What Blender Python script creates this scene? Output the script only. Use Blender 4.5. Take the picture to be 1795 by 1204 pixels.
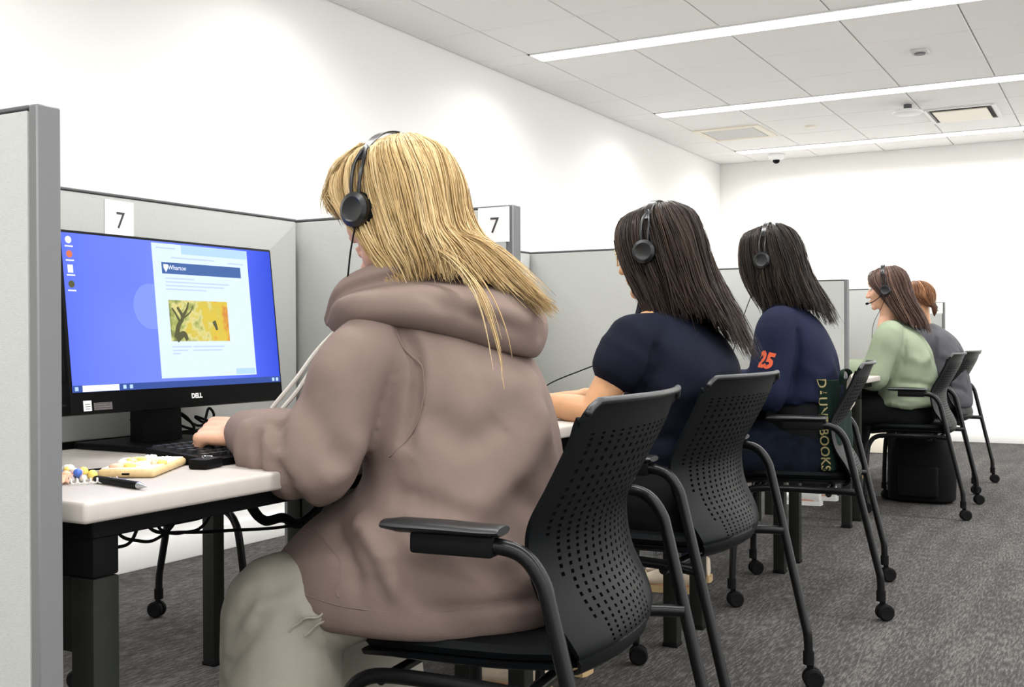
import bpy, bmesh, math, random
import numpy as np
from mathutils import Vector, Matrix
random.seed(7); rng = np.random.default_rng(7)
PI = math.pi; R = math.radians
for o in list(bpy.data.objects): bpy.data.objects.remove(o)
SC = bpy.context.scene; COL = SC.collection

# ------------------------------------------------------------------ camera, world, exposure
YAW, PITCH, ROLL, CAMH, FPX = 29.109, -0.279, -0.222, 0.960, 1945.6
cd = bpy.data.cameras.new('camera'); cam = bpy.data.objects.new('camera', cd); COL.objects.link(cam)
cd.sensor_width = 36.0; cd.lens = FPX / 1795 * 36.0; cd.clip_start = 0.05; cd.clip_end = 100
cam.location = (0, 0, CAMH)
cam.rotation_euler = (Matrix.Rotation(R(YAW), 3, 'Z') @ Matrix.Rotation(R(90 + PITCH), 3, 'X') @ Matrix.Rotation(R(ROLL), 3, 'Z')).to_euler()
SC.camera = cam
wd = bpy.data.worlds.new('world'); SC.world = wd; wd.use_nodes = True
wd.node_tree.nodes['Background'].inputs[0].default_value = (1, 1, 1, 1)
wd.node_tree.nodes['Background'].inputs[1].default_value = 1.9  # even white fill through the open right side, added to lift the ceiling
vs = SC.view_settings
vs.view_transform = 'Standard'; vs.look = 'None'; vs.gamma = 1.0; vs.use_curve_mapping = False
vs.exposure = 0.35
LAMP_W = 84.0          # watts of each linear ceiling light (a lensed slot that throws most light downwards)
STRIP_E = 4.5          # glow of the visible diffuser
LIGHT_Y = [-2.09, -0.04, 2.01, 4.06, 6.13, 8.20, 10.22]

# ------------------------------------------------------------------ materials
def lin(c):
    return tuple(((v / 255) / 12.92 if v / 255 <= 0.04045 else ((v / 255 + 0.055) / 1.055) ** 2.4) for v in c)
def mat(name, rgb, rough=0.6, metal=0.0, var=0.0, vscale=8.0, bump=0.0, bscale=200.0, stretch=None, emit=0.0, sheen=0.0, spec=0.5, detail=3.0):
    m = bpy.data.materials.new(name); m.use_nodes = True; nt = m.node_tree; N = nt.nodes; L = nt.links
    b = N['Principled BSDF']; c = lin(rgb) + (1,)
    b.inputs['Base Color'].default_value = c; b.inputs['Roughness'].default_value = rough; b.inputs['Metallic'].default_value = metal
    b.inputs['Specular IOR Level'].default_value = spec
    if sheen: b.inputs['Sheen Weight'].default_value = sheen; b.inputs['Sheen Roughness'].default_value = 0.5
    if emit: b.inputs['Emission Color'].default_value = c; b.inputs['Emission Strength'].default_value = emit
    if var or bump:
        tc = N.new('ShaderNodeTexCoord'); mp = N.new('ShaderNodeMapping'); L.new(tc.outputs['Object'], mp.inputs[0])
        if stretch: mp.inputs['Scale'].default_value = stretch
    if var:
        n = N.new('ShaderNodeTexNoise'); n.inputs['Scale'].default_value = vscale; n.inputs['Detail'].default_value = detail
        L.new(mp.outputs[0], n.inputs[0])
        r = N.new('ShaderNodeValToRGB'); r.color_ramp.elements[0].position = 0.3; r.color_ramp.elements[1].position = 0.7
        r.color_ramp.elements[0].color = tuple(v * (1 - var) for v in c[:3]) + (1,)
        r.color_ramp.elements[1].color = tuple(min(1, v * (1 + var)) for v in c[:3]) + (1,)
        L.new(n.outputs[0], r.inputs[0]); L.new(r.outputs[0], b.inputs['Base Color'])
    if bump:
        n2 = N.new('ShaderNodeTexNoise'); n2.inputs['Scale'].default_value = bscale; n2.inputs['Detail'].default_value = 4
        L.new(mp.outputs[0], n2.inputs[0]); bm = N.new('ShaderNodeBump'); bm.inputs['Strength'].default_value = bump; bm.inputs['Distance'].default_value = 0.01
        L.new(n2.outputs[0], bm.inputs['Height']); L.new(bm.outputs[0], b.inputs['Normal'])
    return m
M = {}
M['wall'] = mat('wall_paint', (245, 244, 241), 0.7, bump=0.03, bscale=300)
M['ceil'] = mat('ceiling_tile', (250, 249, 247), 0.9, var=0.01, vscale=120, bump=0.12, bscale=350)
M['grid'] = mat('ceiling_grid', (215, 214, 211), 0.6)
M['trim'] = mat('white_trim', (238, 237, 234), 0.45)
M['slot'] = mat('light_housing', (240, 240, 240), 0.5)
M['fabric'] = mat('panel_fabric', (172, 174, 171), 0.85, var=0.05, vscale=160, bump=0.25, bscale=500, stretch=(1, 1, 5), sheen=0.1)
M['frame'] = mat('panel_frame', (108, 109, 110), 0.5, 0.1)
M['frame_dark'] = mat('panel_trim_dark', (84, 85, 87), 0.5, 0.2)
M['desk'] = mat('desk_laminate', (178, 171, 164), 0.42, var=0.02, vscale=30)
M['black'] = mat('black_plastic', (13, 14, 15), 0.42, bump=0.06, bscale=700, spec=0.09)
M['blackm'] = mat('black_matte', (15, 16, 17), 0.6, var=0.1, vscale=20, spec=0.09)
M['steel'] = mat('black_steel', (12, 13, 14), 0.28, 0.0, spec=0.28)
M['deskleg'] = mat('desk_steel', (36, 38, 35), 0.5, 0.1, var=0.06, vscale=40, spec=0.09)
M['shell'] = mat('chair_shell', (11, 13, 15), 0.40, bump=0.05, bscale=900, spec=0.09)
M['seatpad'] = mat('seat_pad', (11, 13, 15), 0.55, bump=0.1, bscale=600, spec=0.09)
M['gloss'] = mat('glossy_black', (18, 19, 21), 0.28, spec=0.5)
M['rim'] = mat('chair_rim', (20, 22, 24), 0.38, spec=0.5)
M['rubber'] = mat('rubber', (17, 17, 18), 0.75, spec=0.09)
M['chrome'] = mat('silver', (200, 202, 205), 0.2, 0.9)
M['paper'] = mat('paper', (246, 245, 242), 0.8)
M['ink'] = mat('ink', (62, 62, 66), 0.8)
M['white'] = mat('white_plastic', (240, 240, 238), 0.4)
M['skin'] = mat('skin', (206, 158, 130), 0.5, var=0.05, vscale=25)
M['skin2'] = mat('skin_warm', (196, 146, 106), 0.5, var=0.05, vscale=25)
M['lips'] = mat('lips', (190, 105, 95), 0.45)
M['eyew'] = mat('eye_white', (235, 230, 224), 0.2)
M['eyed'] = mat('eye_iris', (45, 30, 22), 0.15)
M['hoodie'] = mat('hoodie_fleece', (122, 106, 99), 0.9, var=0.06, vscale=9, bump=0.10, bscale=420, spec=0.12)
M['string'] = mat('drawstring', (206, 202, 194), 0.8, bump=0.3, bscale=600)
M['sweat'] = mat('sweatpants', (152, 148, 137), 0.9, var=0.05, vscale=12, bump=0.10, bscale=420, spec=0.12)
M['navy'] = mat('navy_cotton', (20, 23, 36), 0.85, var=0.08, vscale=14, bump=0.1, bscale=500, spec=0.12)
M['navy2'] = mat('navy_fleece', (23, 28, 49), 0.85, var=0.1, vscale=10, bump=0.1, bscale=500, spec=0.12)
M['sage'] = mat('sage_fleece', (134, 144, 122), 0.9, var=0.06, vscale=12, bump=0.1, bscale=450, spec=0.12)
M['grey'] = mat('grey_jacket', (74, 74, 78), 0.75, var=0.15, vscale=18, bump=0.1, bscale=400, spec=0.12)
M['denim'] = mat('denim', (20, 26, 38), 0.85, var=0.25, vscale=30, bump=0.15, bscale=600, spec=0.12)
M['blackcloth'] = mat('black_cloth', (22, 23, 25), 0.85, bump=0.1, bscale=500, spec=0.12)
M['shoe'] = mat('cream_shoe', (205, 190, 168), 0.7, var=0.08, vscale=40)
M['sole'] = mat('gum_sole', (176, 150, 108), 0.6)
M['orange'] = mat('orange_print', (190, 78, 42), 0.8)
M['tote'] = mat('green_canvas', (14, 33, 27), 0.8, var=0.1, vscale=30, bump=0.2, bscale=600, spec=0.12)
M['gold'] = mat('gold_print', (222, 205, 150), 0.6)
M['gilt'] = mat('gold_wire', (205, 170, 95), 0.25, 0.9)
M['backpack'] = mat('backpack_nylon', (13, 13, 14), 0.7, bump=0.2, bscale=300, spec=0.09)
M['phone'] = mat('phone_case', (214, 186, 136), 0.45, var=0.12, vscale=90)
M['cream'] = mat('cream_resin', (246, 238, 220), 0.4)
M['yellow'] = mat('yellow_resin', (240, 214, 112), 0.4)
M['peach'] = mat('peach_resin', (240, 190, 160), 0.4)
M['blue'] = mat('blue_resin', (70, 110, 200), 0.3)
M['lilac'] = mat('lilac_resin', (196, 170, 220), 0.3)
M['brown'] = mat('brown_band', (150, 105, 60), 0.6)

def hairmat(name, dark, mid, light, rough=0.38, spec=0.2):
    m = bpy.data.materials.new(name); m.use_nodes = True; N = m.node_tree.nodes; L = m.node_tree.links; b = N['Principled BSDF']
    at = N.new('ShaderNodeAttribute'); at.attribute_name = 'shade'
    r = N.new('ShaderNodeValToRGB'); e = r.color_ramp.elements
    e[0].color = lin(dark) + (1,); e[1].color = lin(light) + (1,); k = e.new(0.5); k.color = lin(mid) + (1,)
    L.new(at.outputs['Fac'], r.inputs[0]); L.new(r.outputs[0], b.inputs['Base Color'])
    b.inputs['Roughness'].default_value = rough; b.inputs['Specular IOR Level'].default_value = spec
    return m
M['blonde'] = hairmat('blonde_hair', (122, 94, 58), (196, 166, 116), (228, 206, 162), 0.42)
M['hairdk'] = hairmat('dark_brown_hair', (22, 17, 15), (42, 33, 29), (72, 55, 46))
M['hairdk2'] = hairmat('black_brown_hair', (19, 15, 13), (36, 29, 25), (62, 49, 41))
M['hairbr'] = hairmat('brown_hair', (44, 32, 28), (82, 62, 55), (120, 94, 82))
M['hairau'] = hairmat('auburn_hair', (70, 44, 30), (132, 90, 62), (176, 132, 96))

def carpet():
    m = bpy.data.materials.new('carpet'); m.use_nodes = True; N = m.node_tree.nodes; L = m.node_tree.links; b = N['Principled BSDF']
    tc = N.new('ShaderNodeTexCoord')
    def noise(scale, sv, detail=2.0):
        mp = N.new('ShaderNodeMapping'); mp.inputs['Scale'].default_value = sv; L.new(tc.outputs['Object'], mp.inputs[0])
        n = N.new('ShaderNodeTexNoise'); n.inputs['Scale'].default_value = scale; n.inputs['Detail'].default_value = detail
        L.new(mp.outputs[0], n.inputs[0]); return n
    a = noise(48, (3.2, 0.38, 1)); c = noise(130, (2.6, 0.6, 1), 3); d = noise(5, (2.5, 0.35, 1))
    ma = N.new('ShaderNodeMath'); ma.operation = 'MULTIPLY_ADD'; ma.inputs[1].default_value = 0.55
    L.new(a.outputs[0], ma.inputs[0])
    mb = N.new('ShaderNodeMath'); mb.operation = 'MULTIPLY_ADD'; mb.inputs[1].default_value = 0.35
    L.new(c.outputs[0], mb.inputs[0]); 
    mc = N.new('ShaderNodeMath'); mc.operation = 'MULTIPLY'; mc.inputs[1].default_value = 0.2
    L.new(d.outputs[0], mc.inputs[0]); L.new(mc.outputs[0], mb.inputs[2]); L.new(mb.outputs[0], ma.inputs[2])
    r = N.new('ShaderNodeValToRGB'); e = r.color_ramp.elements
    e[0].position = 0.42; e[0].color = lin((48, 47, 47)) + (1,); e[1].position = 0.66; e[1].color = lin((98, 95, 92)) + (1,)
    k = e.new(0.54); k.color = lin((64, 62, 61)) + (1,)
    L.new(ma.outputs[0], r.inputs[0]); L.new(r.outputs[0], b.inputs['Base Color'])
    b.inputs['Roughness'].default_value = 0.95; b.inputs['Specular IOR Level'].default_value = 0.15
    bm = N.new('ShaderNodeBump'); bm.inputs['Strength'].default_value = 0.5; bm.inputs['Distance'].default_value = 0.006
    L.new(c.outputs[0], bm.inputs['Height']); L.new(bm.outputs[0], b.inputs['Normal'])
    return m
M['carpet'] = carpet()

def emis(name, rgb, s=1.0):
    m = bpy.data.materials.new(name); m.use_nodes = True; N = m.node_tree.nodes; L = m.node_tree.links
    for n in list(N): N.remove(n)
    o = N.new('ShaderNodeOutputMaterial'); e = N.new('ShaderNodeEmission'); e.inputs[0].default_value = lin(rgb) + (1,); e.inputs[1].default_value = s
    L.new(e.outputs[0], o.inputs[0]); return m
M['glow'] = emis('light_diffuser', (255, 254, 250), STRIP_E)

# ------------------------------------------------------------------ object helpers
WM = {}
def wm(o): return WM.get(o.name, Matrix.Identity(4)) if o else Matrix.Identity(4)
def tag(o, label=None, cat=None, group=None, kind=None):
    if label: o['label'] = label
    if cat: o['category'] = cat
    if group: o['group'] = group
    if kind: o['kind'] = kind
    return o
def thing(name, label, cat, loc=(0, 0, 0), rz=0.0, group=None):
    o = bpy.data.objects.new(name, None); COL.objects.link(o); o.empty_display_size = 0.1
    o.location = loc; o.rotation_euler = (0, 0, rz)
    WM[o.name] = Matrix.Translation(loc) @ Matrix.Rotation(rz, 4, 'Z')
    return tag(o, label, cat, group)
def link(name, me, m, parent=None, world=True, smooth=True, angle=38):
    o = bpy.data.objects.new(name, me); COL.objects.link(o)
    if m is not None:
        me.materials.clear(); me.materials.append(m)
    if parent:
        o.parent = parent; WM[o.name] = wm(parent)
        if world: me.transform(wm(parent).inverted())
    else: WM[o.name] = Matrix.Identity(4)
    if smooth and len(me.polygons):
        me.polygons.foreach_set('use_smooth', np.ones(len(me.polygons), dtype=bool))
        if angle: me.set_sharp_from_angle(angle=R(angle))
    return o
def copy_tree(o, parent=None):
    c = o.copy(); COL.objects.link(c)
    if parent: c.parent = parent
    for ch in list(o.children): copy_tree(ch, c)
    return c

def rmat(axis_z, up=(0, 0, 1)):
    z = Vector(axis_z).normalized(); x = Vector(up).cross(z)
    if x.length < 1e-4: x = Vector((1, 0, 0)).cross(z)
    x.normalize(); y = z.cross(x)
    return Matrix((x, y, z)).transposed()

class MB:
    def __init__(s): s.v = []; s.f = []
    def add(s, vs, fs):
        b = len(s.v); s.v.extend([tuple(v) for v in vs]); s.f.extend([tuple(i + b for i in f) for f in fs]); return s
    def bm(s, bm, mtx=None):
        if mtx is not None: bmesh.ops.transform(bm, matrix=mtx, verts=bm.verts)
        bm.verts.index_update(); s.add([v.co for v in bm.verts], [[v.index for v in f.verts] for f in bm.faces]); bm.free(); return s
    def box(s, lo, hi, bev=0.0, rot=None, seg=2):
        lo = Vector(lo); hi = Vector(hi); bm = bmesh.new(); bmesh.ops.create_cube(bm, size=1)
        d = hi - lo; bmesh.ops.scale(bm, vec=d, verts=bm.verts)
        if bev: bmesh.ops.bevel(bm, geom=list(bm.edges), offset=min(bev, 0.49 * min(d)), segments=seg, affect='EDGES', profile=0.5)
        mt = Matrix.Translation((lo + hi) / 2)
        if rot is not None: mt = mt @ rot.to_4x4()
        return s.bm(bm, mt)
    def loft(s, rings, close=True, caps=True):
        n = len(rings[0]); vs = [p for r in rings for p in r]; fs = []
        for i in range(len(rings) - 1):
            for j in range(n if close else n - 1):
                k = (j + 1) % n; fs.append((i * n + j, i * n + k, (i + 1) * n + k, (i + 1) * n + j))
        if caps and close:
            fs.append(tuple(range(n - 1, -1, -1))); b = (len(rings) - 1) * n; fs.append(tuple(range(b, b + n)))
        return s.add(vs, fs)
    def tube(s, pts, r, n=10, up=(0, 0, 1), caps=True, flat=1.0, rnd=False):
        """tube along pts; r a number or one per point; flat squeezes it along its local y"""
        P = [Vector(p) for p in pts]; m = len(P); rs = [r] * m if isinstance(r, (int, float)) else list(r); rings = []
        T = []
        for i in range(m):
            t = (P[min(i + 1, m - 1)] - P[max(i - 1, 0)]); T.append(t.normalized())
        x = Vector(up).cross(T[0])
        if x.length < 1e-3: x = Vector((1, 0, 0)).cross(T[0])
        x.normalize()
        seq = list(range(m)); ext = []
        for i in seq:
            if i: 
                q = T[i - 1].rotation_difference(T[i]); x = q @ x
            x = (x - T[i] * x.dot(T[i])).normalized(); y = T[i].cross(x); ext.append((P[i], x.copy(), y, rs[i], T[i]))
        if rnd:
            P0, x0, y0, r0, t0 = ext[0]; P1, x1, y1, r1, t1 = ext[-1]
            pre = [(P0 - t0 * r0 * math.sin(a), x0, y0, r0 * math.cos(a) + 1e-4, t0) for a in (1.45, 1.0, 0.5)]
            post = [(P1 + t1 * r1 * math.sin(a), x1, y1, r1 * math.cos(a) + 1e-4, t1) for a in (0.5, 1.0, 1.45)]
            ext = pre + ext + post
        for c, x, y, rr, t in ext:
            rings.append([c + x * rr * math.cos(2 * PI * j / n) + y * rr * flat * math.sin(2 * PI * j / n) for j in range(n)])
        return s.loft(rings, True, caps)
    def lathe(s, prof, c=(0, 0, 0), n=24, mtx=None):
        rings = []
        for r, z in prof:
            ring = [Vector((max(r, 1e-4) * math.cos(2 * PI * j / n), max(r, 1e-4) * math.sin(2 * PI * j / n), z)) for j in range(n)]
            if mtx is not None: ring = [mtx @ p for p in ring]
            rings.append([p + Vector(c) for p in ring])
        return s.loft(rings)
    def ell(s, c, r, mtx=None, n=16, m=10):
        bm = bmesh.new(); bmesh.ops.create_uvsphere(bm, u_segments=n, v_segments=m, radius=1)
        mt = Matrix.Translation(c) @ ((mtx.to_4x4() if mtx is not None else Matrix.Identity(4)) @ Matrix.Diagonal((r[0], r[1], r[2], 1)))
        return s.bm(bm, mt)
    def mesh(s, name='m'):
        me = bpy.data.meshes.new(name); me.from_pydata(s.v, [], s.f); me.validate(); me.update()
        b = bmesh.new(); b.from_mesh(me); bmesh.ops.recalc_face_normals(b, faces=b.faces); b.to_mesh(me); b.free(); return me
    def build(s, name, m, parent=None, world=True, smooth=True, angle=38):
        return link(name, s.mesh(name), m, parent, world, smooth, angle)

def cr(P, t):
    """Catmull-Rom through the points P at t in 0..1"""
    P = np.asarray(P, float); n = len(P) - 1; x = np.clip(np.asarray(t, float), 0, 1) * n
    i = np.minimum(x.astype(int), n - 1); u = (x - i)[..., None]
    p1 = P[i]; p2 = P[i + 1]; p0 = np.where((i > 0)[..., None], P[np.maximum(i - 1, 0)], 2 * p1 - p2)
    p3 = np.where((i < n - 1)[..., None], P[np.minimum(i + 2, n)], 2 * p2 - p1)
    return 0.5 * (2 * p1 + (p2 - p0) * u + (2 * p0 - 5 * p1 + 4 * p2 - p3) * u ** 2 + (3 * p1 - p0 - 3 * p2 + p3) * u ** 3)
def curve(P, n): return [Vector(p) for p in cr(P, np.linspace(0, 1, n))]
def surf(K, a, t):
    """surface through a grid of knots K[row][col]; a along rows, t along cols (arrays of equal length)"""
    K = np.asarray(K, float); nr = len(K) - 1; a = np.clip(a, 0, 1); x = a * nr; i = np.minimum(x.astype(int), nr - 1); u = (x - i)[:, None]
    rows = [cr(K[k], t) for k in range(nr + 1)]; S = np.stack(rows)
    g = lambda k: S[np.clip(k, 0, nr), np.arange(len(t))]
    p1, p2 = g(i), g(i + 1); p0 = np.where((i > 0)[:, None], g(i - 1), 2 * p1 - p2); p3 = np.where((i < nr - 1)[:, None], g(i + 2), 2 * p2 - p1)
    return 0.5 * (2 * p1 + (p2 - p0) * u + (2 * p0 - 5 * p1 + 4 * p2 - p3) * u ** 2 + (3 * p1 - p0 - 3 * p2 + p3) * u ** 3)
def patch(K, nu, nv, closed_cols=False):
    a, t = np.meshgrid(np.linspace(0, 1, nu), np.linspace(0, 1, nv), indexing='ij')
    V = surf(K, a.ravel(), t.ravel()); F = [(i * nv + j, i * nv + j + 1, (i + 1) * nv + j + 1, (i + 1) * nv + j) for i in range(nu - 1) for j in range(nv - 1)]
    return V, F
def modified(me, *mods):
    o = bpy.data.objects.new('temporary', me); COL.objects.link(o)
    for typ, kw in mods:
        md = o.modifiers.new(typ, typ)
        for k, v in kw.items(): setattr(md, k, v)
    dg = bpy.context.evaluated_depsgraph_get(); dg.update()
    out = bpy.data.meshes.new_from_object(o.evaluated_get(dg)); bpy.data.objects.remove(o); bpy.data.meshes.remove(me); return out
def voxel(mb, size, it=6, fac=0.5):
    return modified(mb.mesh(), ('REMESH', dict(mode='VOXEL', voxel_size=size, use_smooth_shade=True)), ('SMOOTH', dict(factor=fac, iterations=it)))
def verts(me):
    a = np.empty(len(me.vertices) * 3, np.float32); me.vertices.foreach_get('co', a); return a.reshape(-1, 3).astype(float)
def norms(me):
    a = np.empty(len(me.vertices) * 3, np.float32); me.vertices.foreach_get('normal', a); return a.reshape(-1, 3).astype(float)
def setverts(me, V): me.vertices.foreach_set('co', V.astype(np.float32).ravel()); me.update()
def wob(P, f, seed=0):
    r = np.random.default_rng(seed); o = np.zeros(len(P)); q = P * f
    for k in range(4):
        d = r.normal(size=(3, 3)); ph = r.uniform(0, 6.3, 3)
        o += np.sin(q @ d[0] + ph[0] + 1.3 * np.sin(q @ d[1] + ph[1])) * 0.5
    return o / 2
def folds(me, strokes, amp=0.0, f=14.0, seed=0):
    """raise or sink cloth along strokes (polyline, height, width), then a soft overall unevenness"""
    V = verts(me); N = norms(me); D = np.zeros(len(V))
    for pts, h, w in strokes:
        pts = np.asarray(curve(pts, 14), float)
        for k_ in range(len(pts)): pts[k_] = V[np.argmin(((V - pts[k_]) ** 2).sum(1))]
        best = np.full(len(V), 9.0)
        tt = np.zeros(len(V))
        for i in range(len(pts) - 1):
            a, b = pts[i], pts[i + 1]; ab = b - a; t = np.clip(((V - a) @ ab) / (ab @ ab + 1e-9), 0, 1)
            d = np.linalg.norm(V - a - t[:, None] * ab, axis=1); u = d < best; best[u] = d[u]; tt[u] = ((i + t) / (len(pts) - 1))[u]
        D += h * np.exp(-(best / w) ** 2) * np.clip(np.minimum(tt, 1 - tt) * 5 + 0.25, 0, 1)
    if amp: D += amp * wob(V, f, seed)
    setverts(me, V + N * D[:, None])
def text(name, s, size, mtx, m, parent, ext=0.0006, bold=0.0, shear=0.0):
    c = bpy.data.curves.new('lettering', 'FONT'); c.body = s; c.size = size; c.extrude = ext; c.align_x = 'CENTER'; c.align_y = 'CENTER'; c.offset = bold; c.shear = shear
    c.resolution_u = 4
    o = bpy.data.objects.new('temporary', c); COL.objects.link(o); dg = bpy.context.evaluated_depsgraph_get(); dg.update()
    me = bpy.data.meshes.new_from_object(o.evaluated_get(dg)); bpy.data.objects.remove(o); me.transform(mtx)
    return link(name, me, m, parent, smooth=False)
def facing(loc, right, up):
    r = Vector(right).normalized(); n = r.cross(Vector(up)).normalized(); u = n.cross(r)
    return Matrix.Translation(loc) @ Matrix((r, u, n)).transposed().to_4x4()

# ------------------------------------------------------------------ room
XW, XR, YF, YB, H = -3.62, 4.5, -3.2, 10.83, 2.706
def struct(name, mb, m, parent=None, **k): return tag(mb.build(name, m, parent, **k), kind='structure')
struct('floor', MB().box((XW - .15, YF - .15, -0.1), (XR + .15, YB + .15, 0)), M['carpet'])
struct('wall_left', MB().box((XW - .15, YF - .15, 0), (XW, YB + .15, H + .1)), M['wall'])
struct('wall_back', MB().box((XW, YB, 0), (XR, YB + .15, H + .1)), M['wall'])
struct('wall_front', MB().box((XW, YF - .15, 0), (XR, YF, H + .1)), M['wall'])
struct('baseboard_left', MB().box((XW, YF, 0), (XW + .014, YB, 0.115), 0.004), M['trim'])
struct('baseboard_back', MB().box((XW + .014, YB - .014, 0), (XR, YB, 0.115), 0.004), M['trim'])
ce = struct('ceiling', MB().box((XW, YF, H + .012), (XR, YB, H + .1)), M['grid'])
# tiles with recessed joints; the slots of the linear lights stay free
xl = [XW] + [-3.24 + 0.612 * k for k in range(14)]; xl[-1] = XR if xl[-1] > XR else xl[-1]
xl = [x for x in xl if x < XR - .1] + [XR]
yl = []
for k in range(len(LIGHT_Y)):
    y = LIGHT_Y[k]; yl.append((y + .098, 'a'))
    nx = LIGHT_Y[k + 1] if k + 1 < len(LIGHT_Y) else None
    if nx:
        yl += [(y + (nx - y) / 3, 'a'), (y + 2 * (nx - y) / 3, 'a'), (nx - .098, 'l')]
yl.append((YB, 'e'))
tile_me = {}
for k in range(len(yl) - 1):
    (ya, ka), (yb, kb) = yl[k], yl[k + 1]
    slot = ka == 'l'
    for j in range(len(xl) - 1):
        xa, xb = xl[j], xl[j + 1]
        if slot and j > 0: continue
        if yb < 2.6: continue
        g = 0.004; key = (round(xb - xa, 3), round(yb - ya, 3))
        if key not in tile_me:
            w, h = (xb - xa) / 2 - g, (yb - ya) / 2 - g
            tile_me[key] = MB().box((-w, -h, 0), (w, h, 0.012), 0.003, seg=1).mesh('ceiling_tile')
            tile_me[key].materials.append(M['ceil'])
        o = bpy.data.objects.new('ceiling_tile', tile_me[key]); COL.objects.link(o); o.parent = ce
        o.location = ((xa + xb) / 2, (ya + yb) / 2, H)
near = MB()
near.box((XW, YF, H), (XR, 2.06, H + .012)); near.build('ceiling_tile', M['ceil'], ce)
LN = ['second', 'third']
lab = {6.13: 'nearest long white linear ceiling light in view, its left end above the blonde head', 8.20: 'middle long white linear ceiling light, just in front of the round access point',
       10.22: 'farthest long white linear ceiling light, nearest the back wall and the dome camera', 4.06: 'linear ceiling light above the chair with the green tote, out of the picture',
       2.01: 'linear ceiling light above the blonde woman and the 7 divider, out of the picture', -.04: 'linear ceiling light over the spot where the photographer stands', -2.09: 'linear ceiling light at the wall behind the photographer'}
for i, y in enumerate(LIGHT_Y):
    t = thing('ceiling_light', lab[y], 'ceiling light', (0, y, H), group='linear ceiling lights')
    x0 = -3.24
    MB().box((x0 + .012, y - .084, H - .004), (XR - .02, y + .084, H + .004), .0015, seg=1).build('diffuser', M['glow'], t)
    h = MB(); h.box((x0, y - .096, H - .006), (XR - .01, y - .085, H + .012)); h.box((x0, y + .085, H - .006), (XR - .01, y + .096, H + .012)); h.box((x0, y - .096, H - .006), (x0 + .011, y + .096, H + .012))
    h.build('housing', M['slot'], t)
    ld = bpy.data.lights.new('linear_lamp', 'AREA'); ld.shape = 'RECTANGLE'; ld.size = XR - x0 - .1; ld.size_y = 0.16; ld.energy = LAMP_W; ld.spread = R(155)
    ld.color = (1.0, 0.995, 0.985)
    lo = bpy.data.objects.new('linear_lamp', ld); COL.objects.link(lo); lo.location = ((x0 + XR) / 2, 0, -.0065); lo.parent = t

# ceiling fittings
t = thing('access_point', 'round white wireless access point hanging under the ceiling beside the square return grille', 'access point', (-1.46, 8.76, H))
MB().lathe([(0, -.078), (.085, -.077), (.108, -.068), (.112, -.056), (.1, -.046), (0, -.044)], (-1.46, 8.76, H)).build('disc', M['white'], t)
MB().lathe([(.03, -.046), (.03, -.001), (0, -.001)], (-1.46, 8.76, H)).build('mount', M['frame_dark'], t)
t = thing('return_grille', 'square ceiling return panel standing proud with a dark gap, beside the round access point', 'vent', (-1.14, 9.3, H))
b = MB()
for lo, hi in [((-1.40, 9.02), (-1.37, 9.61)), ((-.91, 9.02), (-.88, 9.61)), ((-1.37, 9.02), (-.91, 9.05)), ((-1.37, 9.58), (-.91, 9.61))]: b.box((lo[0], lo[1], H - .012), (hi[0], hi[1], H), .002, seg=1)
b.build('frame', M['trim'], t)
MB().box((-1.36, 9.06, H - .006), (-.92, 9.57, H - .001)).build('dark_recess', M['blackm'], t)
MB().box((-1.335, 9.085, H - .022), (-.945, 9.55, H - .012), .003, seg=1).build('plate', M['cream'], t)
t = thing('supply_vent', 'square ceiling supply vent with a cream frame and flat grey panel near the left wall', 'vent', (-2.95, 9.23, H))
b = MB()
for lo, hi in [((-3.235, 8.94), (-3.175, 9.52)), ((-2.72, 8.94), (-2.66, 9.52)), ((-3.175, 8.94), (-2.72, 9.0)), ((-3.175, 9.46), (-2.72, 9.52))]: b.box((lo[0], lo[1], H - .012), (hi[0], hi[1], H), .003, seg=1)
b.build('frame', M['cream'], t)
MB().box((-3.165, 9.01, H - .010), (-2.73, 9.45, H - .003), .002, seg=1).build('panel', M['grid'], t)
t = thing('dome_camera', 'white dome security camera with a dark bubble hanging at the far end of the ceiling', 'camera', (-2.95, 10.50, H))
MB().lathe([(0, 0), (.075, 0), (.08, -.012), (.07, -.045), (.05, -.056), (0, -.056)], (-2.95, 10.50, H)).build('housing', M['white'], t)
MB().lathe([(.034, -.05), (.032, -.072), (.02, -.086), (0, -.092)], (-2.95, 10.50, H)).build('bubble', M['black'], t)
t = thing('ceiling_speaker', 'small grey square sensor set in the ceiling between the first two lights', 'sensor', (-1.12, 7.15, H))
MB().box((-1.17, 7.09, H - .016), (-1.07, 7.21, H), .006).build('body', M['grid'], t)
MB().lathe([(0, -.024), (.03, -.024), (.036, -.015), (0, -.015)], (-1.12, 7.15, H)).build('lens', M['frame'], t)
t = thing('sprinkler_cover', 'small round white sprinkler cover plate in the ceiling beyond the middle light', 'sprinkler', (-2.31, 9.25, H))
MB().lathe([(0, -.012), (.04, -.012), (.052, -.004), (.052, 0), (0, 0)], (-2.31, 9.25, H)).build('cover_plate', M['cream'], t)

# notice on the back wall
t = thing('wall_notice', 'faint white printed notice stuck on the far white wall', 'notice', (-1.48, YB, 1.62))
MB().box((-1.575, YB - .002, 1.615), (-1.385, YB - .0004, 1.895)).build('sheet', M['paper'], t, smooth=False)
b = MB()
for k, wd_ in enumerate([.06, .15, .15, .13, .15, .10, .14, .15, .12, .05]): b.box((-1.555, YB - .003, 1.86 - k * .024), (-1.555 + wd_, YB - .0021, 1.867 - k * .024))
b.build('print_lines', mat('faint_print', (215, 213, 212), .8), t, smooth=False)

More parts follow.
